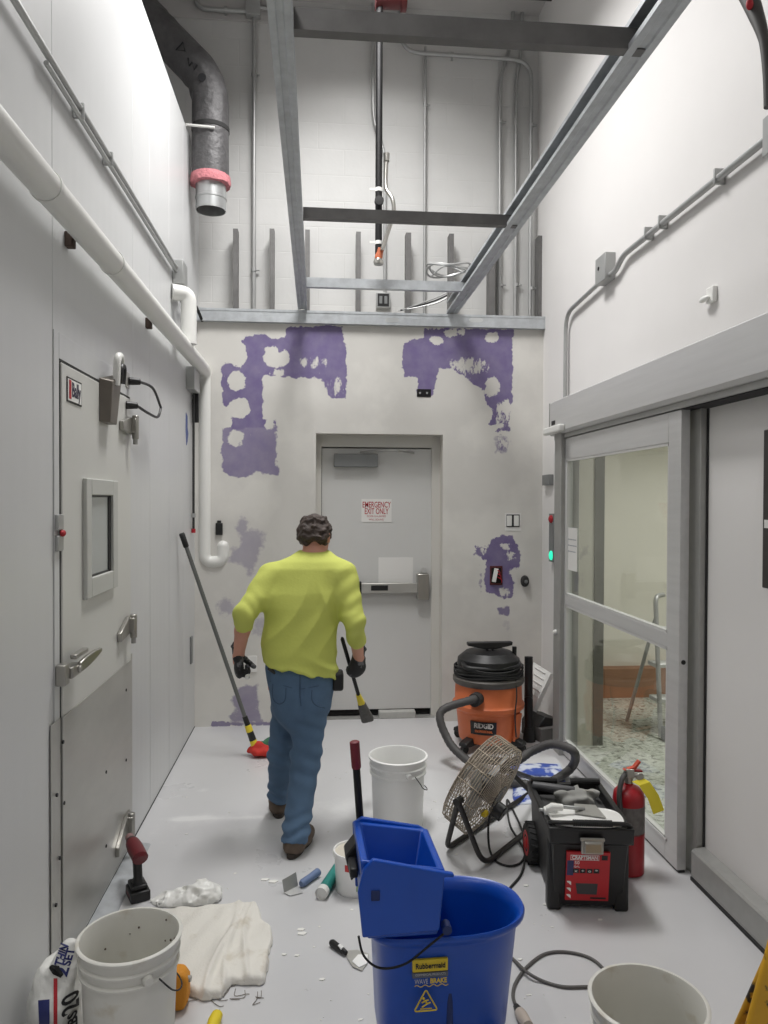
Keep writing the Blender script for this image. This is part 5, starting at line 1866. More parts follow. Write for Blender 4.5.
# wheel on the left rear side
wc = Mi @ fl(531, 862)
wx, wy_ = -hw0 + dx * .8 - .03, wc.y - .0
wx = min(wc.x + .012, -hw0 + .0)
WM = Matrix.Translation((wx - .012, wy_, 0)) @ Matrix.Rotation(math.atan2(-dx, dy) + .04, 4, 'Z')
MB(WM).lathe([(.05, -.025), (.085, -.025), (.093, -.015), (.093, .015), (.085, .025), (.05, .025)], (0, 0, .093), 32, 'X').build('tyre', M_rubber, bx, local=True, sharp=50)
tr_ = MB(WM)
for k in range(20):
    a = 2 * PI * k / 20
    tr_.cyl((-.02, .093 * math.cos(a), .093 + .093 * math.sin(a)), (.02, .093 * math.cos(a + .12), .093 + .093 * math.sin(a + .12)), .0055, n=6)
tag(tr_.build('tread_blocks', M_rubber, bx, local=True), kind='stuff')
MB(WM).lathe([(0, -.028), (.02, -.03), (.03, -.024), (.055, -.027), (.062, -.022), (.06, .02), (0, .02)], (0, 0, .093), 28, 'X').build('wheel_hub', M_lred, bx, local=True)
MB().cyl((wx, wy_, .093), (wx + .2, wy_, .093), .012).build('axle', M_black, bx, local=True)
# things lying on the toolbox: one object each
topz = Ht + .002
Lw = lambda x, y, z: Mb @ Vector((x, y, z))
cx_ = dx * .4
tray = MB(Mb).box(-hw1 + .02 + dx * .1, hw1 - .02 + dx * .1, off + .02, off + dy * .93, .30, .33).build('tool_tray', mat('grey_tray', rgb(70, 70, 70), .6), bx, bevel=.006)


def slab(poly, z0, z1, name, m, label, cat, bevel=.004, bul=0.0):
    mb = MB(Mb).prism(poly, 'Z', z0, z1)
    o = mb.build(name, m, bevel=bevel, seg=3)
    return tag(o, label, cat)


el = [(.0 + .150 * math.copysign(abs(math.cos(t)) ** .6, math.cos(t)) + dx * .2, off + .088 + .092 * math.copysign(abs(math.sin(t)) ** .7, math.sin(t))) for t in np.linspace(0, 2 * PI, 36, endpoint=False)]
lid = thing('white_board', 'white plastic board lying on top of the black toolbox', 'board', tuple(Lw(0, off + .1, .345)))
MB(Mb).loft([[(x, y, .366) for x, y in el], [(x, y, .380) for x, y in el], [(dx * .2 + (x - dx * .2) * .95, off + .1 + (y - off - .1) * .95, .384) for x, y in el]]).build('disc', M_white, lid, bevel=.003)
MB(Mb).tube([(x, y, .381) for x, y in el], .005, 6, closed=True).build('rim', M_white, lid)
tr = thing('trowel', 'grey steel trowel lying on the white lid of the toolbox', 'trowel', tuple(Lw(0, off + .15, .372)))
MB(Mb).prism([(-.045, off + .10), (.075, off + .06), (.06, off + .19), (-.03, off + .20)], 'Z', .389, .393).build('blade', M_stain, tr)
MB(Mb).tube(spline([(.0, off + .14, .395), (-.05, off + .11, .41), (-.12, off + .10, .42)], 6), .008, 8).build('tang', M_emt, tr)
MB(Mb).tube([(-.10, off + .10, .415), (-.145, off + .09, .42), (-.17, off + .09, .41)], [.014, .017, .012], 12).build('handle', M_white, tr)
gl = thing('grey_rag', 'crumpled grey rag at the back of the toolbox', 'rag', tuple(Lw(dx * .6, off + dy * .75, .335)))
q = Lw(dx * .7 + .03, off + dy * .74, .335)
nets(lambda P: ell(P, (q.x, q.y, q.z + .02), (.10, .07, .035)) + .014 * fnoise(P, 44, 2), (q.x - .17, q.y - .14, q.z - .04), (q.x + .17, q.y + .14, q.z + .1), .008, 'cloth', mat('rag_grey', rgb(150, 150, 146), .85), gl)
cg = thing('caulk_gun', 'dark grey tool handle lying across the back of the toolbox', 'tool', tuple(Lw(-.08, off + dy * .8, .375)))
MB(Mb).tube([(-hw1 + dx * .8 + .0, off + dy * .86, .385), (-.06 + dx * .8, off + dy * .78, .385), (.02 + dx * .8, off + dy * .74, .39)], [.018, .022, .014], 14).build('handle', mat('tool_dark_grey', rgb(74, 74, 76), .5), cg)
MB(Mb).tube([(.02 + dx * .8, off + dy * .74, .39), (.10 + dx * .8, off + dy * .70, .392)], .006, 8).build('rod', M_chrome, cg)
cl_ = thing('white_clamp', 'small white and steel clamp on the left edge of the toolbox', 'clamp', tuple(Lw(-hw1 + .03, off + .12, .37)))
MB(Mb).box(-hw1 - .01, -hw1 + .04, off + .11, off + .15, .372, .40).build('jaw', M_white, cl_, bevel=.005)
MB(Mb).cyl((-hw1 + .03, off + .13, .372), (-hw1 + .03, off + .13, .42), .014).build('knob', M_chrome, cl_)
MB(Mb).tube([(-hw1 - .03, off + .13, .39), (-hw1 + .07, off + .15, .385)], .008, 8).build('bar', M_emt, cl_)

# ================================================================ fire extinguisher
p = fl(628, 871)
fe = thing('fire_extinguisher', 'red fire extinguisher with yellow tag between toolbox and glass door', 'fire extinguisher', (p.x, p.y, 0))
M_fred = mat('extinguisher_red', rgb(158, 26, 36), .35, var=.06)
Re = .072
MB().lathe([(0, .0), (Re - .008, 0), (Re, .006), (Re, .345), (Re * .93, .373), (Re * .7, .393), (Re * .35, .405), (.02, .408), (.02, .415), (0, .415)], n=40).build('cylinder', M_fred, fe, local=True)
MB().lathe([(Re + .0006, .19), (Re + .0006, .32), (Re - .004, .32), (Re - .004, .19)], n=40).build('instruction_band', mat('band_grey', rgb(104, 100, 98), .5, var=.25, vscale=40), fe, local=True)
MB().lathe([(Re + .0006, .165), (Re + .0006, .197), (Re - .004, .197), (Re - .004, .165)], n=40).build('dark_band', M_fred, fe, local=True)
v = MB(Matrix.Translation((0, 0, -.018))).cyl((0, 0, .43), (0, 0, .485), .019).box(-.018, .018, -.022, .022, .46, .50)
v.cyl((.0, 0, .47), (.045, -.02, .47), .010)
v.cyl((.04, -.035, .47), (.04, -.028, .47), .018)
v.build('valve', M_chrome, fe, local=True, bevel=.003)
MB(Matrix.Translation((0, 0, -.018))).prism([(-.03, .495), (.02, .508), (.045, .538), (.055, .53), (.03, .497), (.0, .485)], 'Y', -.012, .012).build('squeeze_lever', mat('orange_red_lever', rgb(196, 74, 50), .4), fe, local=True, bevel=.003)
MB(Matrix.Translation((0, 0, -.018))).prism([(-.02, .492), (.0, .498), (.06, .492), (.065, .482), (.0, .485)], 'Y', -.012, .012).build('carry_handle', M_fred, fe, local=True, bevel=.003)
MB(Matrix.Translation((0, 0, -.018))).tube(spline([(-.015, 0, .475), (-.045, -.03, .46), (-.064, -.045, .40), (-.062, -.052, .33), (-.058, -.052, .25)], 8), .012, 10).build('hose', M_hose, fe, local=True)
tg = [(.03, -.03, .452), (.055, -.05, .44), (.09, -.065, .385), (.115, -.07, .315)]
wv_ = Vector((.35, .35, .1)).normalized() * .0
rings = []
for (x, y, z) in tg:
    rings.append([(x - .030, y - .006, z - .002), (x + .024, y + .0, z + .012), (x + .024, y + .0015, z + .012), (x - .030, y - .0045, z - .002)])
MB(Matrix.Translation((0, 0, -.018))).loft(rings).build('inspection_tag', mat('tag_yellow', rgb(226, 208, 52), .55), fe, local=True)
MB(Matrix.Translation((0, 0, -.018))).tube([(.0, 0, .46), (.03, -.03, .455)], .0018, 5).build('tag_tie', M_white, fe, local=True)

# ================================================================ drill
p = fl(138, 897)
dr = thing('cordless_drill', 'red and black cordless drill standing on the floor by the left wall', 'drill', (p.x, p.y, 0), .45)
M_dred = mat('drill_red', rgb(98, 24, 32), .42, var=.1, vscale=30)
MB().box(-.042, .042, -.055, .055, 0, .045).box(-.034, .034, -.04, .05, .045, .065).build('battery', M_black, dr, local=True, bevel=.008, seg=3)
MB().box(-.043, .043, -.03, .03, .018, .030).build('battery_latch', M_dred, dr, local=True, bevel=.003)
MB().loft([[(x * w, y * d + oy, z) for x, y in ((-1, -.6), (-.6, -1), (.6, -1), (1, -.6), (1, .6), (.6, 1), (-.6, 1), (-1, .6))] for z, w, d, oy in ((.06, .026, .034, 0), (.085, .017, .022, .0), (.14, .017, .022, .012), (.17, .02, .028, .02))]).build('grip', M_black, dr, local=True, bevel=.003)
MB().tube([(0, -.05, .185), (0, -.045, .188), (0, .05, .192), (0, .10, .194), (0, .105, .194)], [.02, .033, .034, .030, .02], 24).build('motor_housing', M_dred, dr, local=True)
MB().tube([(0, .10, .194), (0, .125, .195)], [.028, .024], 24).build('clutch_ring', M_black, dr, local=True)
MB().tube([(0, .125, .195), (0, .165, .197), (0, .175, .197)], [.021, .019, .008], 20).build('chuck', mat('dusty_pink_steel', rgb(150, 120, 118), .5, .3), dr, local=True)
MB().box(-.009, .009, .035, .05, .135, .162).build('trigger', M_dred, dr, local=True, bevel=.003)

# ================================================================ drop cloth, rag, orange sponge
dpx = [(150, 916), (200, 910), (245, 908), (259, 907), (262, 922), (272, 931), (268, 984), (262, 987), (232, 986), (222, 1000), (204, 1003), (186, 996), (150, 975)]
dpoly = np.array([(fl(a, b).x, fl(a, b).y) for a, b in dpx])
f0, f1 = fl(232, 985), fl(254, 910)
fx_ = np.array([f1.x - f0.x, f1.y - f0.y])
fl_ = np.linalg.norm(fx_)
fx_ /= fl_
fn_ = np.array([-fx_[1], fx_[0]])


def cloth_sd(P):
    UV = P[..., :2].reshape(-1, 2)
    wob = .005 * np.sin(UV[:, 0] * 23 + UV[:, 1] * 17) + .003 * np.sin(UV[:, 1] * 37)
    sd = poly_sd(UV, dpoly) + wob
    rel = UV - np.array([f0.x, f0.y])
    s, t = rel @ fx_, rel @ fn_
    h = .030 + .005 * np.sin(UV[:, 0] * 15 + 2) * np.sin(UV[:, 1] * 13) + .004 * np.sin(t * 60 + s * 20)
    for q, amp, wd in ((.055, .020, .012), (.015, .016, .010), (-.03, .018, .011), (.10, .008, .02)):
        c = q + .03 * np.sin(s * 7 + q * 30) * (1 - .4 * s / fl_) + .05 * (s / fl_) * (.5)
        h = h + amp * .75 * np.exp(-((t - c) / wd) ** 2) * np.clip(1.2 - .5 * s / fl_, .3, 1)
    rr = np.clip(sd / .014, 0, 1)
    h = h * np.sqrt(np.clip(1 - (1 - rr) ** 2, 0, 1)) + .0
    z = P[..., 2].reshape(-1)
    lay = .004 * np.sin(z * 330)          # the edges of the folded layers
    return np.maximum(z - h, np.maximum(-(sd + lay), .001 - z)).reshape(P.shape[:-1])


dc = thing('drop_cloth', 'folded off-white canvas drop cloth on the floor beside the dirty bucket', 'drop cloth', (float(dpoly[:, 0].mean()), float(dpoly[:, 1].mean()), 0))
lo_, hi_ = dpoly.min(0) - .03, dpoly.max(0) + .03
M_canvas = mat('canvas', rgb(222, 219, 211), .9, var=.03, vscale=5, bump=.25, bscale=130)
mix_spots(M_canvas, rgb(198, 190, 174), 7, .6, .72)
nets(cloth_sd, (lo_[0], lo_[1], -.012), (hi_[0], hi_[1], .085), .006, 'canvas', M_canvas, dc)
rnd = random.Random(5)
mb = MB()
for k in range(16):
    a = fl(rnd.uniform(190, 262), rnd.uniform(984, 1000), .003)
    b, c = [a + Vector((rnd.uniform(-.05, .06), rnd.uniform(-.05, .01), 0)) for _ in range(2)]
    mb.tube(spline([a + Vector((0, .03, .006)), a, b, (b + c) / 2 + Vector((.015, 0, 0))], 4), .0012, 5)
tag(mb.build('frayed_threads', mat('thread_dark', rgb(120, 114, 106), .9), dc), kind='stuff')
q = fl(190, 901)
rg_ = thing('plastic_rag', 'crumpled white plastic sheet on the floor behind the drop cloth', 'plastic sheet', (q.x, q.y, 0))
q2 = fl(203, 899)


def rag_sd(P):
    a = ell(P, (q.x - .03, q.y, .012), (.13, .055, .035))
    b = ell(P, (q2.x + .0, q2.y, .03), (.075, .065, .05))
    return np.maximum(smin(a, b, .03) + .016 * np.abs(fnoise(P, 38, 1.3)) + .009 * np.abs(fnoise(P, 80, 4)) - .006, .001 - P[..., 2])


nets(rag_sd, (q.x - .22, q.y - .12, -.012), (q.x + .2, q.y + .13, .12), .007, 'sheet', mat('thin_white_plastic', rgb(232, 232, 228), .3), rg_)
q = fl(178, 1003)
os_ = thing('orange_sponge', 'rounded yellow-orange sponge float standing behind the dirty bucket', 'sponge', (q.x, q.y, 0))
M_or = mat('sponge_orange', rgb(222, 148, 42), .7, bump=.3, bscale=120)
MB().prism([(q.x - .07, .0), (q.x + .026, .0), (q.x + .040, .03), (q.x + .040, .10), (q.x + .022, .128), (q.x - .07, .135)], 'Y', q.y - .05, q.y + .02).build('pad', M_or, os_, bevel=.014, seg=4)
MB().cyl((q.x + .036, q.y - .02, .095), (q.x + .047, q.y - .022, .095), .010).build('button', M_alumd, os_)
q = fl(217, 1021)
yp = thing('yellow_plug', 'small yellow plug lying at the bottom edge of the photo', 'plug', (q.x, q.y, 0))
MB().tube([q + Vector((-.01, -.07, .02)), q + Vector((-.005, -.03, .02)), q + Vector((.0, .0, .02)), q + Vector((0, .008, .02))], [.018, .021, .019, .01], 16).build('shell', mat('plug_yellow', rgb(224, 200, 40), .5), yp)
for s in (-.006, .006):
    MB().box(q.x + s - .001, q.x + s + .001, q.y + .005, q.y + .024, .017, .023).build('prong', M_chrome, yp)

# ================================================================ bag of mortar by the left wall
q = Vector((-.828, 2.45, 0))
ba = thing('mortar_bag', 'opened white bag with blue lettering slumped against the left wall', 'bag', (q.x, q.y, 0))
M_bag = mat('bag_white', rgb(220, 220, 216), .5, var=.05, bump=.3, bscale=26)
M_navy = mat('bag_navy', rgb(30, 38, 96), .5)


def bag_sd(P):
    b = stackd(P, [(.0, q.x, q.y, .078, .13), (.04, q.x, q.y, .084, .135), (.15, q.x + .002, q.y, .078, .125), (.22, q.x + .004, q.y, .066, .10), (.25, q.x + .008, q.y, .045, .07)])
    f = cone(P, (q.x + .022, q.y - .085, .17), (q.x + .055, q.y - .03, .315), .062, .028)
    f = np.maximum(f, (P[..., 1] - q.y) * .8 - (P[..., 2] - .25) * .45 - .03)
    b = smin(b, f, .015)
    return b + .005 * fnoise(P, 30, 3) + .003 * np.abs(fnoise(P, 70, 1))


nets(bag_sd, (q.x - .12, q.y - .2, -.01), (q.x + .13, q.y + .2, .42), .0065, 'sack', M_bag, ba)


def bag_hit(a, b):
    o_ = Vector((0, 0, EYE))
    dr_ = (a - 384) / F * CR - (b - 512) / F * CU + CF
    ts = np.linspace(1.8, 2.75, 900)
    Q = np.array([tuple(o_ + dr_ * t) for t in ts])
    v = bag_sd(Q)
    k = int(np.argmax(v < .002)) if (v < .002).any() else int(np.argmin(v))
    return Vector(Q[k])


def bagpatch(name, pxs, m):
    """printed patch wrapped on the sack: a thin ribbon of points found on its surface"""
    rows = []
    for (la, lb), (ra, rb) in pxs:
        rows.append([bag_hit(la + (ra - la) * i / 4, lb + (rb - lb) * i / 4) for i in range(5)])
    mb = MB()
    n = Vector((.35, -.9, .25)).normalized()
    vs = [p + n * .003 for r in rows for p in r] + [p - n * .004 for r in rows for p in r]
    k = len(rows) * 5
    fs = []
    for j in range(len(rows) - 1):
        for i in range(4):
            a_, b_, c_, d_ = j * 5 + i, j * 5 + i + 1, j * 5 + i + 6, j * 5 + i + 5
            fs += [(a_, b_, c_, d_), (k + d_, k + c_, k + b_, k + a_)]
    return mb.add(vs, fs).build(name, m, ba, sharp=180)


bagpatch('navy_block', [((38 + .2 * i, 1000 + 5 * i), (49.5, 999 + 5 * i)) for i in range(7)], M_navy)
bagpatch('red_stripe', [((53.5, 978 + 7 * i), (57.3, 978 + 7 * i)) for i in range(8)], M_red)
MB().tube([bag_hit(51, 967) , bag_hit(56, 970), bag_hit(62, 976)], [.007, .013, .006], 8).build('torn_mouth', M_dark, ba)
vt = Vector((.08, -.35, 1)).normalized()
for s_t, px, py, sz, wd_, m_, xd_ in (('20', 71.5, 1003, .07, .06, M_ink, Vector((.02, -.12, 1))), ('LBS', 73, 1021, .04, .055, M_ink, Vector((.02, -.12, 1))), ('2', 63, 972, .05, .024, M_navy, Vector((.32, .25, 1))), ('THIN', 62, 955, .032, .055, M_navy, Vector((.32, .25, 1))), ('SET', 69, 957, .034, .045, M_navy, Vector((.30, .25, 1)))):
    c = bag_hit(px, py)
    o = lettering(s_t, sz, m_, ba, c + Vector((.002, -.006, .002)), xd_, Vector((-1, -.25, .0)), width=wd_, bold=.0012, ext=.0012)
    # press the print onto the sack
    for v in o.data.vertices:
        w_ = v.co + Vector(ba.location)
        for _ in range(3):
            d0 = float(bag_sd(np.array([[w_.x, w_.y, w_.z]]))[0])
            w_ = w_ + Vector((.3, -.9, .2)).normalized() * (.0025 - d0) * .9
        v.co = w_ - Vector(ba.location)


# ================================================================ hand tools and tubes on the floor
a, b = fl(321, 894, .027), fl(342, 862, .027)
u = (b - a).normalized()
tu = thing('caulk_tube', 'teal caulk tube lying on the floor beside the small pail', 'caulk tube', (a.x, a.y, 0))
MB().tube([a + u * .03, a + u * .235], .0255, 24).build('barrel', mat('teal_card', rgb(40, 130, 122), .5, var=.1), tu)
mb = MB().tube([a, a + u * .002, a + u * .035], [.0265, .0272, .0268], 24, caps=False)
mb.tube([a + u * .012, a + u * .014], .0265, 24)
mb.build('end_cap', M_white, tu)
MB().tube([a + u * .235, a + u * .245, a + u * .30], [.018, .009, .003], 14).build('nozzle', M_white, tu)
A_ = fl(291, 893)
ck = thing('corner_trowel', 'small corner trowel with a blue handle lying on the floor', 'trowel', (A_.x, A_.y, 0))
c0, c1, c2, c3 = fl(284, 893, .004), fl(298, 886, .004), on(296, 872, 1, fl(298, 886).y + .0), on(282, 880, 1, fl(284, 893).y + .0)
nn = Vector((.3, -.9, .2)).normalized() * .002
MB().loft([[c0, c1, c2, c3], [c0 + nn, c1 + nn, c2 + nn, c3 + nn]]).build('blade', M_alumd, ck)
d2_, d3_ = fl(303, 893, .003), fl(290, 896, .003)
MB().loft([[c0, c1, d2_, d3_], [p + Vector((0, 0, .002)) for p in (c0, c1, d2_, d3_)]]).build('blade', M_alum, ck)
h0, h1 = fl(301, 884, .02), fl(318, 872, .02)
MB().tube([h0, h0 + (h1 - h0) * .1, h0 + (h1 - h0) * .5, h1], [.012, .017, .016, .018], 16).build('handle', mat('faded_blue_grip', rgb(104, 122, 158), .6), ck)
A_, B_ = fl(331, 942, .014), fl(346, 953, .014)
tk = thing('putty_knife', 'putty knife with a black handle and white mud on its blade', 'putty knife', (A_.x, A_.y, 0))
MB().tube([A_, A_ + (B_ - A_) * .1, A_ + (B_ - A_) * .6, B_], [.010, .014, .013, .009], 12).build('handle', M_black, tk)
MB().tube([A_ + (B_ - A_) * .55 + Vector((0, 0, .008)), A_ + (B_ - A_) * .8 + Vector((0, 0, .006))], [.008, .009], 8).build('worn_paint', M_bclean, tk)
kp_ = [fl(x, y, .004) for x, y in ((346, 951), (357, 950), (369, 954), (368, 962), (362, 971), (353, 967), (347, 958))]
MB().loft([kp_, [p + Vector((0, 0, .0015)) for p in kp_]]).build('blade', M_stain, tk)
mu = [fl(x, y, .0058) for x, y in ((352, 962), (358, 955), (368, 955), (367, 964), (359, 968))]
MB().loft([mu, [p + Vector((0, 0, .003)) for p in mu]]).build('mud', M_bclean, tk, bevel=.001)
# thin dark rod by the pail
q0, q1 = fl(337, 882, .03), on(357, 862, 1, fl(337, 882).y - .12)
o = MB().tube([q0, q1], .004, 8).build('thin_rod', mat('dark_green_rod', rgb(34, 62, 52), .5))
tag(o, 'thin dark green rod leaning on the small pail', 'rod')
# crumbs of dried compound
mb = MB()
rnd = random.Random(11)
for k in range(110):
    px, py = rnd.uniform(130, 620), rnd.uniform(770, 1020)
    p = fl(px, py)
    if p.x < -.85 or p.x > 1.55:
        continue
    s = rnd.choice((.0015, .002, .003, .005)) * rnd.uniform(.7, 1.3)
    a = rnd.uniform(0, PI)
    mb.add([(p.x + s * 1.6 * math.cos(a + t), p.y + s * 1.6 * math.sin(a + t) * (.6 + .4 * math.sin(3 * t)), z) for z in (.0005, .002) for t in (0, 1.2, 2.4, 3.7, 5)], [(4, 3, 2, 1, 0), (5, 6, 7, 8, 9)] + [(i, (i + 1) % 5, 5 + (i + 1) % 5, 5 + i) for i in range(5)])
for px, py, s in ((302, 934, .012), (284, 955, .006), (297, 956, .006), (322, 980, .007), (301, 930, .01), (265, 880, .012), (273, 882, .014), (526, 886, .008), (545, 905, .006), (600, 920, .006), (520, 960, .006)):
    p = fl(px, py)
    mb.add([(p.x + s * 1.7 * math.cos(t), p.y + s * math.sin(t), z) for z in (.0005, .004) for t in (0, 1.2, 2.4, 3.7, 5)], [(4, 3, 2, 1, 0), (5, 6, 7, 8, 9)] + [(i, (i + 1) % 5, 5 + (i + 1) % 5, 5 + i) for i in range(5)])
o = mb.build('compound_crumbs', mat('crumb_white', rgb(232, 231, 226), .9), smooth=False, origin='world')
tag(o, 'white crumbs of dried compound scattered over the floor', 'crumbs', kind='stuff')

# ================================================================ extension cord by the right bucket
ec = thing('extension_cord', 'grey extension cord looping beside the right bucket to a clear plug', 'cord', tuple(fl(520, 1000)))
r_ = .006
pts = [fl(617, 992, r_), fl(606, 972, r_), fl(590, 958, r_), fl(566, 952, r_), fl(545, 954, r_), fl(528, 966, r_), fl(516, 982, r_), fl(513, 996, r_), fl(517, 1008, r_)]
MB().tube(spline(pts, 8), r_, 8).build('cable', mat('cord_grey', rgb(88, 86, 84), .6), ec)
pts = [fl(505, 952, r_), fl(515, 961, r_), fl(528, 973, r_ * 3), fl(545, 982, r_), fl(565, 987, r_), fl(590, 987, r_), fl(610, 990, r_)]
MB().tube(spline(pts, 8), r_, 8).build('cable', mat('cord_grey', rgb(88, 86, 84), .6), ec)
a, b = fl(516, 1006, .016), fl(528, 1026, .016)
MB().tube([a, a + (b - a) * .2, a + (b - a) * .3], [.010, .014, .016], 12).build('strain_relief', M_black, ec)
MB().tube([a + (b - a) * .3, a + (b - a) * .5, b], [.017, .02, .018], 16).build('clear_plug', mat('clear_plug_plastic', rgb(196, 184, 172), .25), ec)

# ================================================================ yellow scuffed floor sign at the right corner
y0 = 1.80
A_, B_ = on(773, 934, 1, y0), on(747, 1030, 1, y0)
sl = (A_ - B_).normalized()
base = B_ - sl * (B_.z / sl.z)
topp = base + sl * (.66 / sl.z)
ys_ = thing('floor_sign', 'yellow floor sign with dark scuffs at the bottom right corner', 'floor sign', (base.x + .2, y0, 0))
M_ys = mat('scuffed_yellow', rgb(206, 156, 30), .5, var=.1, vscale=6)
mix_spots(M_ys, rgb(48, 40, 30), 13, .57, .61)
w_b, w_t = .30, .30 - 2 * (topp.x - base.x)
w_t = max(w_t, .16)
for s in (0, 1):
    yb0 = y0 + (.0 if s == 0 else .24)
    xi = .0 if s == 0 else .12
    yt = y0 + (.0 if s == 0 else .03)
    MB().loft([[(base.x + xi, yb0, .0), (base.x + w_b + .1, yb0, .0), (base.x + w_b + .1, yb0 + .018, .0), (base.x + xi, yb0 + .018, 0)],
               [(topp.x + xi * .4, yt, .66), (topp.x + w_t, yt, .66), (topp.x + w_t, yt + .018, .66), (topp.x + xi * .4, yt + .018, .66)]]).build('panel', M_ys, ys_, bevel=.008, seg=3)
MB().cyl((topp.x + .02, y0 + .025, .655), (topp.x + w_t - .02, y0 + .025, .655), .014).build('hinge', M_ys, ys_)

# ================================================================ pole mop leaning in the left corner
a = fl(257, 752, .03)
b = on(181.5, 533, 0, XL + .03)
u = (b - a)
mp = thing('pole_mop', 'grey pole mop with red head leaning against the left wall', 'mop', (a.x, a.y, 0))
M_yc = mat('collar_yellow', rgb(226, 204, 52), .5)
MB().tube([a + u * .155, a + u * .94], .0135, 14).build('pole', mat('grey_pole', rgb(112, 114, 112), .4, .5), mp)
MB().tube([a + u * .935, a + u * .94, a + u * .995, b], [.015, .019, .019, .014], 14).build('hand_grip', M_black, mp)
for i, (k0, k1, m, r) in enumerate(((.02, .055, M_yc, .026), (.055, .095, M_black, .024), (.095, .125, M_yc, .024), (.125, .165, M_black, .019))):
    MB().tube([a + u * k0, a + u * k1], [r, r * .93], 16).build('collar', m, mp, bevel=.002)
hx = a
nets(lambda P: smin(ell(P, (hx.x + .03, hx.y, .035), (.085, .06, .032)), ell(P, (hx.x + .01, hx.y, .065), (.05, .04, .035)), .03) + .007 * fnoise(P, 50, 1), (hx.x - .1, hx.y - .11, -.01), (hx.x + .16, hx.y + .11, .13), .008, 'red_head', mat('mop_red', rgb(190, 44, 34), .75, var=.15, vscale=20), mp)
g0 = fl(274, 750)
gs = thing('green_scrubber', 'green scrubbing cloth on the floor behind the red mop head', 'cloth', (g0.x, g0.y, 0))
nets(lambda P: np.maximum(ell(P, (g0.x, g0.y, .03), (.11, .07, .055)) + .012 * fnoise(P, 40, 2), .001 - P[..., 2]), (g0.x - .16, g0.y - .12, -.01), (g0.x + .16, g0.y + .12, .12), .009, 'cloth', mat('scrub_green', rgb(62, 112, 84), .9, var=.15, vscale=30), gs)
# grey block on the door threshold
p0, p1 = fl(379, 719), fl(416, 719)
o = MB().box(p0.x, p1.x, p0.y, p0.y + .12, 0, .055).build('grey_block', mat('block_grey', rgb(176, 176, 172), .7, var=.08, vscale=20), bevel=.006)
tag(o, 'flat grey block lying on the floor against the exit door', 'block')
# ================================================================ the worker
pe = thing('person', 'person in lime long-sleeved shirt and jeans walking towards the exit door', 'person', (-.13, 3.85, 0))
A3 = lambda v: np.array((v[0], v[1], v[2]), float)
Pp = lambda px, py, y: A3(iy(px, py, y))
M_skin = mat('skin', rgb(206, 150, 128), .55, var=.05, vscale=14)
M_shirt = mat('lime_shirt', rgb(200, 207, 104), .85, var=.04, vscale=5, bump=.12, bscale=60)
M_jean = mat('blue_denim', rgb(82, 107, 134), .9, var=.14, vscale=5, bump=.15, bscale=220)
M_hair = mat('dark_brown_hair', rgb(66, 54, 48), .6, var=.45, vscale=30, bump=.6, bscale=90)
M_glove = mat('work_glove', rgb(36, 36, 38), .75, var=.2, vscale=30)
mix_spots(M_glove, rgb(104, 104, 106), 22, .56, .62)
M_boot = mat('brown_boot', rgb(92, 78, 66), .75, var=.2, vscale=14)
M_sole = mat('boot_sole', rgb(54, 46, 40), .8)

YT = 3.90
# torso sections from the neck down: pixel row, left, right, depth of centre, half thickness
TR = [(550, 300, 329, 3.97, .060), (556, 291, 336, 3.95, .075), (561, 279, 344, 3.935, .092), (568, 269, 349, 3.925, .108), (580, 267, 347.5, 3.915, .122), (592, 263.5, 346, 3.905, .132), (606, 262.5, 342.5, 3.895, .14), (625, 262.5, 338, 3.885, .142), (645, 261.5, 337, 3.875, .142), (660, 261, 338, 3.87, .145), (690, 262, 340, 3.87, .148)]


def trow(r, shrink=0.0):
    a, b = iy(r[1], r[0], r[3]), iy(r[2], r[0], r[3])
    return (a.z, (a.x + b.x) / 2, r[3], (b.x - a.x) / 2 - shrink, r[4] - shrink)


SL, SR = Pp(271, 578, 3.92), Pp(343, 577, 3.92)
EL, ER = Pp(245, 614, 3.78), Pp(354.5, 622, 3.82)
WL, WR = Pp(238.5, 655, 3.90), Pp(358.5, 657, 4.02)
CL, CR_ = EL + (WL - EL) * .26, ER + (WR - ER) * .52          # cuff ends


def torso(P, s=0.0):
    return stackd(P, [trow(r, s) for r in TR])


def hemz(P):
    x = P[..., 0]
    xa, xb = iy(262, 665, YT).x, iy(338, 678, YT).x
    t = np.clip((x - xa) / (xb - xa), 0, 1)
    za, zb = iy(262, 662.5, YT).z, iy(338, 676.5, YT).z
    return za + (zb - za) * (t ** 1.6) + .006 * np.sin(x * 40) + .004 * np.sin(x * 90 + 1)


def wrinkles(P):
    # drag folds: from the left hip up to the right shoulder, and along the sleeves
    x, z = P[..., 0], P[..., 2]
    rid = lambda u: 1 - 2 * np.abs(np.sin(u)) ** .7
    d1 = rid((x * .82 - z * .45) * 24 + .8 * np.sin(z * 9) + .5 * np.sin(x * 12)) * np.exp(-((z - 1.12) / .17) ** 2)
    d2 = rid((x * .2 + z * 1.0) * 38 + 1.2 * np.sin(x * 14)) * np.exp(-((z - .875) / .05) ** 2)
    d3 = rid((x * .9 + z * .35) * 30 + 2) * np.exp(-((z - 1.22) / .1) ** 2) * (x > 0.0)
    return -.006 * d1 - .006 * d2 - .005 * d3 + .004 * fnoise(P, 14, 1)


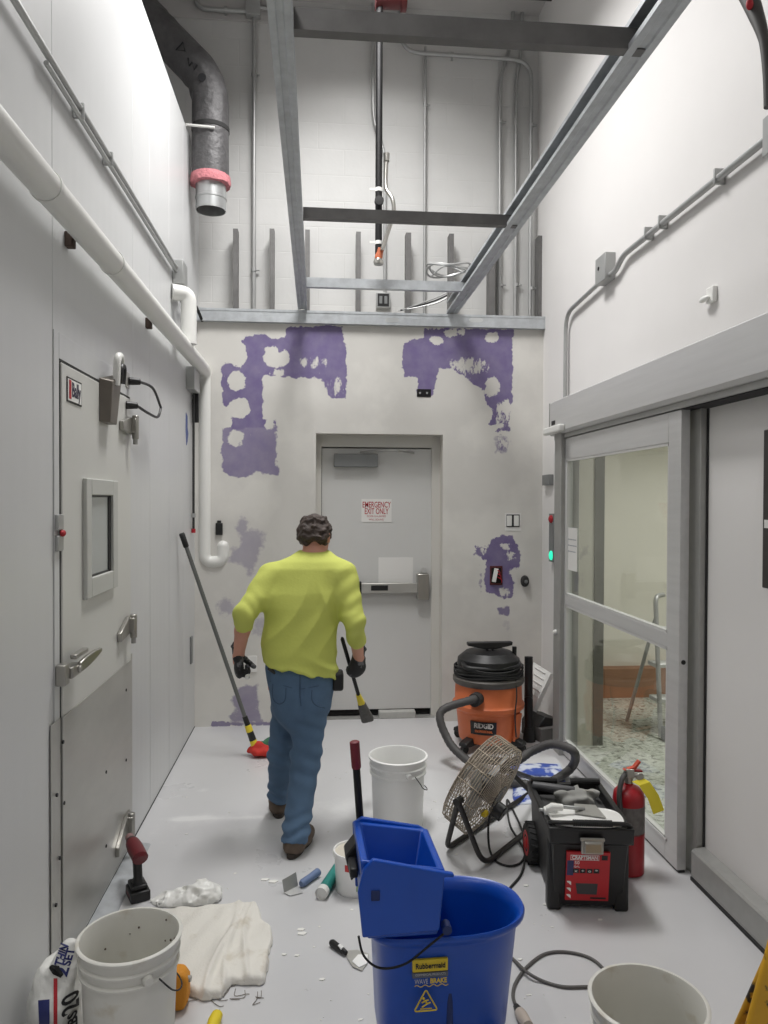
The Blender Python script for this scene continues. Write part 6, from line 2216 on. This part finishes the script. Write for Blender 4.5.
def sleeves(P):
    out = None
    for S, E_, C_, r0, r1, r2 in ((SL, EL, CL, .078, .053, .050), (SR, ER, CR_, .080, .053, .049)):
        a = smin(cone(P, S, E_, r0, r1), cone(P, E_, C_, r1 * .98, r2), .03)
        ax_ = (C_ - E_) / np.linalg.norm(C_ - E_)
        t = (P - E_) @ ax_
        # cut the cuff square and bunch the cloth above it
        a = np.maximum(a, (P - C_) @ ax_ - .012)
        up = (E_ - S) / np.linalg.norm(E_ - S)
        s_ = (P - S) @ up
        near = np.exp(-(np.linalg.norm(P - E_, axis=-1) / .11) ** 2)
        a = a + .004 * np.sin(s_ * 85 + 2 * np.sin(P[..., 0] * 30)) * near + .0025 * np.sin(s_ * 60 + P[..., 0] * 40)
        out = a if out is None else np.minimum(out, a)
    return out


def shirt_sd(P):
    t = torso(P) + wrinkles(P)
    d = smin(t, sleeves(P), .035)
    zc = iy(315, 551.5, 3.95).z
    d = np.maximum(d, P[..., 2] - zc - .02 * np.clip((P[..., 1] - 3.93) / -.06, -1, 1) * -.3)
    body = np.maximum(d, np.where(np.linalg.norm(P[..., :1] - .0, axis=-1) < 9, hemz(P) - P[..., 2], 0) * (np.abs(P[..., 0] - iy(300, 665, YT).x) < .235))
    return np.where(np.abs(P[..., 0] - iy(300, 665, YT).x) < .235, np.maximum(d, hemz(P) - P[..., 2]), d)


lo_ = np.array([EL[0] - .12, 3.64, .76])
hi_ = np.array([ER[0] + .12, 4.16, 1.5])

# ---- head frame
hf = Vector((.30, .86, -.34)).normalized()
hr = hf.cross(Vector((-.04, 0, 1))).normalized()
hu = hr.cross(hf).normalized()
HC = Vector(iy(315.5, 536.5, 4.01))
HR = np.array((hr, hf, hu)).T


def hl(x, y, z):
    return A3(HC + hr * x + hf * y + hu * z)


def head_sd(P):
    d = ell(P, hl(0, -.005, .012), (.074, .094, .086), HR)
    d = smin(d, ell(P, hl(0, .045, -.05), (.056, .056, .062), HR), .03)       # face and jaw
    d = smin(d, ell(P, hl(0, .088, -.09), (.024, .02, .02), HR), .02)         # chin
    d = smin(d, cone(P, hl(0, .092, .002), hl(0, .116, -.032), .009, .014), .012)   # nose
    d = smin(d, ell(P, hl(0, .082, .022), (.05, .018, .012), HR), .012)       # brow
    for s in (-1, 1):
        d = np.maximum(d, -(ell(P, hl(s * .031, .1, .0), (.016, .014, .010), HR)))     # eye sockets
        ear = ell(P, hl(s * .078, -.008, -.012), (.011, .020, .032), HR)
        ear = np.maximum(ear, -ell(P, hl(s * .088, .0, -.008), (.008, .012, .02), HR))
        d = smin(d, ear, .008)
    for z, k in ((-.062, 1), (-.074, 1)):
        d = smin(d, cone(P, hl(-.018, .098, z), hl(.018, .098, z), .006, .006), .006)   # lips
    return d


HIPL, HIPR = Pp(288, 690, 3.90), Pp(313, 690, 3.87)
KL, KR = Pp(281, 752, 4.02), Pp(306, 757, 3.82)
ANL, ANR = Pp(279.5, 799, 4.12), Pp(295, 839, 3.655)
FHL = Vector((ANL[0], ANL[1] - .055, 0))
FTL = FHL + Vector((-.02, .26, 0))
fdir = (fl(309, 843) - fl(285, 857))
fdir = Vector((fdir.x, fdir.y, 0)).normalized()
fdir = Vector((.34, 1, 0)).normalized()
FHR = Vector((ANR[0], ANR[1], 0)) - fdir * .065
FTR = FHR + fdir * .255


def body_sd(P):
    d = torso(P, .03)
    d = smin(d, cone(P, Pp(314, 566, 3.94), A3(HC + hf * -.01 - hu * .05), .062, .056), .03)
    d = np.minimum(d, head_sd(P)) if False else smin(d, head_sd(P), .02)
    for S, E_, W in ((SL, EL, WL), (SR, ER, WR)):
        d = smin(d, cone(P, S, E_, .055, .044), .03)
        d = smin(d, cone(P, E_, E_ + (W - E_) * .4, .042, .039), .02)
        d = smin(d, cone(P, E_ + (W - E_) * .4, W, .039, .029), .015)
        d = smin(d, cone(P, W, W + (W - E_) * .16, .028, .026), .015)
    for H_, K, A_, fh, ft in ((HIPL, KL, ANL, FHL, FTL), (HIPR, KR, ANR, FHR, FTR)):
        d = smin(d, cone(P, H_, K, .060, .050), .03)
        d = smin(d, cone(P, K, A_, .05, .036), .02)
        d = smin(d, cone(P, A3((A_[0], A_[1], .075)), A3(Vector(ft) * .75 + Vector(fh) * .25 + Vector((0, 0, .045))), .034, .026), .02)
    return d


nets(body_sd, (EL[0] - .1, 3.5, .0), (ER[0] + .1, 4.5, 1.66), .0095, 'body', M_skin, pe)
nets(shirt_sd, lo_, hi_, .0072, 'shirt', M_shirt, pe)

# ---- face details
for s in (-1, 1):
    e_ = MB().ball(hl(s * .031, .088, .0), .0125, 12, 8).build('eye', M_white, pe)
    MB().ball(hl(s * .031, .0975, -.001), .006, 10, 6).build('iris', M_ink, e_)


# ---- hair: thick and curly, cut short at the nape
def hair_sd(P):
    q = (P - A3(HC)) @ HR
    d = ell(P, hl(0, -.012, .022), (.090, .106, .096), HR)
    d = smin(d, ell(P, hl(0, -.06, -.02), (.076, .05, .055), HR), .03)
    n = fnoise(P, 62, .7) * .0085 + fnoise(P, 120, 2.1) * .005
    d = d + n
    face = np.where(q[..., 2] > .045, .105, .035)
    d = np.maximum(d, q[..., 1] - face)
    d = np.maximum(d, -.062 - q[..., 2] + .012 * np.sin(q[..., 0] * 70))
    for s in (-1, 1):
        d = np.maximum(d, -ell(P, hl(s * .085, .0, -.015), (.024, .03, .034), HR))
    return d


c = A3(HC)
nets(hair_sd, c - .17, c + .17, .0052, 'hair', M_hair, pe)


# ---- jeans
PR = [(655, 266, 336, 3.875, .128), (668, 265, 336, 3.872, .132), (680, 267, 335, 3.87, .14), (692, 269, 333.5, 3.865, .146), (704, 271, 331.5, 3.865, .142), (714, 275, 328, 3.87, .13), (724, 281, 322, 3.88, .11), (734, 291, 310, 3.88, .08)]


def jeans_sd(P):
    d = stackd(P, [trow(r) for r in PR])
    z = P[..., 2]
    for H_, K, A_, r0, r1, r2 in ((HIPL, KL, ANL, .082, .066, .064), (HIPR, KR, ANR, .090, .073, .066)):
        a = smin(cone(P, H_, K, r0, r1), cone(P, K, A_, r1, r2), .03)
        near = np.exp(-((z - K[2]) / .12) ** 2)
        low = np.exp(-((z - A_[2] - .05) / .07) ** 2)
        a = a + near * .006 * np.sin(z * 75 + P[..., 0] * 35 + r0 * 300) + low * .008 * np.sin(z * 105 + 2 * np.sin(P[..., 0] * 30) + r0 * 90)
        a = np.maximum(a, (A_[2] - .004 + .01 * np.sin(P[..., 0] * 40)) - z)
        d = smin(d, a, .025)
    # seat crease and fold lines under the seat
    cx = iy(302, 705, 3.75).x
    d = d + .010 * np.exp(-((P[..., 0] - cx) / .012) ** 2) * (P[..., 1] < 3.85) * np.clip((.86 - z) / .1, 0, 1) * np.clip((z - .60) / .05, 0, 1)
    d = d + .006 * np.sin((z * .8 + P[..., 0] * .5) * 75) * np.exp(-((z - .60) / .06) ** 2) + .002 * fnoise(P, 18, 2)
    return np.maximum(d, z - .90)


je = nets(jeans_sd, (-.40, 3.5, .02), (.14, 4.3, .92), .0085, 'jeans', M_jean, pe)
M_seam = mat('denim_seam', rgb(58, 78, 102), .9)


def surf(fn, px, py, y0=3.55, y1=4.1):
    """first hit of a body surface along the sight line"""
    o_ = Vector((0, 0, EYE))
    dr_ = (px - 384) / F * CR - (py - 512) / F * CU + CF
    ts = np.linspace(y0, y1, 300)
    Q = np.array([A3(o_ + dr_ * t) for t in ts])
    v = fn(Q)
    k = np.argmax(v < 0.001)
    return Vector(Q[k]) if (v < .001).any() else None


def stitch(name, pts, r=.0022, m=M_seam, par=None):
    q = [surf(jeans_sd, *p) for p in pts]
    q = [p for p in q if p is not None]
    if len(q) > 1:
        MB().tube(spline(q, 5), r, 6).build(name, m, par or je)


stitch('pocket', [(312, 690), (312, 700), (317, 706), (325, 708), (332, 703), (334, 692)])
stitch('pocket', [(273, 684), (273, 698), (279, 704), (285, 700), (286, 688)])
stitch('seat_seam', [(300, 672), (300, 684), (300, 696), (301, 706)], .0025)
stitch('yoke_seam', [(270, 681), (285, 686), (300, 689), (318, 686), (334, 684)], .0018)
# belt pouch on the right hip
q = iy(337.5, 680, 3.86)
MB().box(q.x - .028, q.x + .03, q.y - .05, q.y + .05, q.z - .048, q.z + .048).build('belt_pouch', M_black, pe, bevel=.014, seg=3)
# dark tool edge in the left back pocket
q = surf(jeans_sd, 272, 672)
if q:
    MB().tube([q + Vector((-.02, .0, .02)), q + Vector((.02, -.004, -.005)), q + Vector((.045, -.006, -.02))], [.008, .011, .005], 8).build('pocket_edge', M_black, je)


# ---- boots
def boot(fh, ft, an, name):
    fh, ft = Vector(fh), Vector(ft)
    u = (ft - fh).normalized()
    w = Vector((u.y, -u.x, 0))
    L = (ft - fh).length
    p = lambda s, t, z: A3(fh + u * s + w * t + Vector((0, 0, z)))

    def sd(P):
        d = cone(P, p(.052, 0, .05), p(.085, 0, .13), .047, .046)
        d = smin(d, cone(P, p(.05, 0, .05), p(.16, .004, .05), .046, .048), .03)
        d = smin(d, cone(P, p(.15, .0, .042), p(L - .04, .006, .042), .050, .042), .03)
        d = d + .0025 * fnoise(P, 40, 1)
        return np.maximum(d, .018 - P[..., 2])
    a, b = np.minimum(A3(fh), A3(ft)) - .1, np.maximum(A3(fh), A3(ft)) + .1
    o = nets(sd, (a[0], a[1], -.01), (b[0], b[1], .26), .008, name, M_boot, pe)
    out = []
    for t in np.linspace(0, 2 * PI, 30, endpoint=False):
        s, q = math.cos(t), math.sin(t)
        wd = .046 if s > 0 else .040
        wd *= 1 - .18 * math.exp(-((s + .05) / .3) ** 2)
        out.append(fh + u * (L / 2 + .002 + s * (L / 2 + .006)) + w * (wd * math.copysign(abs(q) ** .75, q)))
    MB().loft([[q + Vector((0, 0, z)) for q in out] for z in (.0, .012, .026)]).build('sole', M_sole, o, bevel=.004)
    for k in range(4):
        MB().tube([Vector(p(.115 + .026 * k, -.022, .112 - .014 * k)), Vector(p(.118 + .026 * k, 0, .12 - .014 * k)), Vector(p(.115 + .026 * k, .022, .112 - .014 * k))], .003, 6).build('lace', M_black, o)


boot(FHR, FTR, ANR, 'boot')
boot(FHL, FTL, ANL, 'boot')


# ---- gloved hands: palm, four curled fingers of unequal length, thumb from the side of the palm
def hand(W, d, across, side, name):
    """W wrist, d towards the knuckles, across from index side to little finger side; palm faces n"""
    d = Vector(d).normalized()
    across = Vector(across)
    across = (across - across.dot(d) * d).normalized()
    n = d.cross(across).normalized() * side
    W = Vector(W)
    segs = []
    for i, (L, off) in enumerate(((.074, -.030), (.081, -.010), (.076, .011), (.060, .031))):
        k = W + d * (.105 - .004 * abs(i - 1.2)) + across * off
        a = 0
        rr = .0138 if i < 3 else .0124
        for f, ang in ((.46, 58), (.30, 78), (.24, 52)):
            a += math.radians(ang)
            dd = d * math.cos(a) + n * math.sin(a)
            e = k + dd * (L * f)
            segs.append((k, e, rr, rr * .93))
            rr *= .93
            k = e
    # thumb leaves the index side near the palm's base
    t0 = W + d * .032 - across * .036 + n * .01
    t1 = t0 + (d * .55 - across * .55 + n * .55).normalized() * .043
    t2 = t1 + (d * .62 + across * .05 + n * .62).normalized() * .036
    t3 = t2 + (d * .35 + across * .55 + n * .55).normalized() * .031
    th = ((t0, t1, .0185, .016), (t1, t2, .0158, .0145), (t2, t3, .0145, .0125))

    def sd(P):
        q = P - A3(W)
        x, y, z = q @ A3(across), q @ A3(d), q @ A3(n)
        R = np.array((across, d, n)).T
        pd = ell(P, A3(W + d * .06), (.051, .066, .022), R)
        pd = smin(pd, ell(P, A3(W + d * .09 - n * .002), (.051, .033, .020), R), .02)
        pd = smin(pd, cone(P, A3(W - d * .035), A3(W + d * .02), .0335, .031), .015)
        f = None
        for a, b, r0, r1 in segs:
            c_ = cone(P, A3(a), A3(b), r0, r1)
            f = c_ if f is None else np.minimum(f, c_)
        pd = smin(pd, f, .006)
        t = None
        for a, b, r0, r1 in th:
            c_ = cone(P, A3(a), A3(b), r0, r1)
            t = c_ if t is None else smin(t, c_, .005)
        return smin(pd, t, .01)
    c = W + d * .07
    o = nets(sd, A3(c) - .15, A3(c) + .15, .0048, name, M_glove, pe)
    cu = [W - d * .036 + across * (.036 * math.cos(t)) + n * (.034 * math.sin(t)) for t in np.linspace(0, 2 * PI, 24, endpoint=False)]
    MB().tube(cu, .005, 8, closed=True).build('glove_cuff', M_black, o)
    return W + d * .117 + n * .037, n           # centre of the grip


# right hand on the broom
B0, B1 = Vector(iy(345, 634, 3.95)), Vector(iy(363.5, 699, 4.16))
bu = (B1 - B0).normalized()
WRv = Vector(WR) + Vector((0, 0, .012))
fore = (Vector(WR) - Vector(ER)).normalized()
dR = (Vector((-.12, .25, -1))).normalized()
grip, nR = hand(WRv, dR, -bu, 1, 'glove')
# let the broom run through the closed fingers
B0s = grip - bu * .17
br = thing('broom', 'slim black broom with yellow collar carried in the worker\'s right hand', 'broom', tuple(grip + bu * .45))
MB().tube([grip - bu * .24, grip - bu * .23, grip + bu * .19], [.006, .0105, .0105], 12).build('handle', M_iron, br)
e0 = grip + bu * .19
side_ = Vector((1, 0, .12)).normalized()
side_ = (side_ - side_.dot(bu) * bu).normalized()
thk = bu.cross(side_)


def brring(t, hw, th):
    return [e0 + bu * t + side_ * (hw * a + t * .06) + thk * th * b for a, b in ((-1, -.6), (-.6, -1), (.6, -1), (1, -.6), (1, .6), (.6, 1), (-.6, 1), (-1, .6))]


MB().loft([brring(-.02, .013, .013), brring(.05, .02, .016)]).build('collar', M_yc, br, bevel=.003)
hdm = mat('broom_grey', rgb(92, 90, 88), .8, var=.2, vscale=40)
MB().loft([brring(.05, .022, .015), brring(.10, .028, .017), brring(.175, .036, .018), brring(.19, .032, .012)]).build('head', hdm, br, bevel=.003)

# left hand with a putty knife pointing down
tdir = Vector(iy(247, 682, 3.93)) - Vector(iy(252, 660, 3.90))
tdir = (tdir.normalized() + Vector((0, .5, 0))).normalized()
WLv = Vector(WL) + Vector((0, 0, .012))
dL = Vector((.03, .1, -1)).normalized()
gl_, nL = hand(WLv, dL, -(tdir + Vector((0, .6, 0))), -1, 'glove')
acr = (-(tdir + Vector((0, .6, 0))))
acr = (acr - acr.dot(dL) * dL).normalized()
tu_ = -acr
kn = thing('putty_knife', 'pale putty knife gripped in the worker\'s left glove', 'putty knife', tuple(gl_))
MB().tube([gl_ - tu_ * .062, gl_ - tu_ * .055, gl_ + tu_ * .05, gl_ + tu_ * .06], [.008, .0125, .0115, .008], 14).build('handle', M_white, kn)
pb = gl_ + tu_ * .058
sv = dL
MB().loft([[pb + sv * a + nL * b for a, b in ((-.010, -.0008), (.010, -.0008), (.010, .0008), (-.010, .0008))], [pb + tu_ * .07 + sv * a + nL * b for a, b in ((-.024, -.0006), (.024, -.0006), (.024, .0006), (-.024, .0006))]]).build('blade', M_alum, kn)
# ================================================================ lamps of the room and one added fill lamp
def lamp(name, label, loc, size, power, col=(1, .985, .975), rz=0.0, tilt=(0, 0), spread=2.5):
    o = thing(name, label, 'ceiling light', loc, rz, group='strip lights under the high ceiling')
    MB().box(-size[0] / 2 - .02, size[0] / 2 + .02, -size[1] / 2 - .02, size[1] / 2 + .02, .02, .08).build('housing', M_white, o, bevel=.01, local=True)
    ld_ = bpy.data.lights.new(name, 'AREA')
    ld_.shape = 'RECTANGLE'
    ld_.size, ld_.size_y = size
    ld_.energy = power
    ld_.color = col
    ld_.spread = spread
    l = bpy.data.objects.new('lamp', ld_)
    COL.objects.link(l)
    l.parent = o
    l.rotation_euler = (tilt[0], tilt[1], 0)
    return o


lamp('strip_light', 'white strip light over the middle of the room, above the framing', (.0, 4.0, 5.35), (.6, 1.2), 62)
lamp('strip_light', 'added fill light near the block wall, between the rails', (.35, 4.6, 5.35), (.5, 1.2), 46)  # unseen lamp, added to fill the left wall more evenly
lamp('strip_light', 'white strip light over the viewer', (-.72, .9, 4.9), (.4, 1.2), 24)
lamp('strip_light', 'white strip light behind the viewer', (-.4, -1.5, 4.9), (.5, 1.2), 16)
lamp('cold_room_light', 'white strip light in the room behind the glass', (3.1, 4.6, 2.9), (.3, 1.2), 40)
w = bpy.data.worlds.new('world')
SC.world = w
w.use_nodes = True
w.node_tree.nodes['Background'].inputs[0].default_value = (.9, .93, 1, 1)
w.node_tree.nodes['Background'].inputs[1].default_value = .12
SC.view_settings.view_transform = 'Standard'
SC.view_settings.look = 'None'
SC.view_settings.gamma = 1
SC.view_settings.exposure = 0
SC.view_settings.use_curve_mapping = False
SC.cycles.use_denoising = True
SC.cycles.max_bounces = 8
SC.cycles.diffuse_bounces = 5
SC.cycles.caustics_reflective = False
SC.cycles.caustics_refractive = False
SC.cycles.sample_clamp_indirect = 4
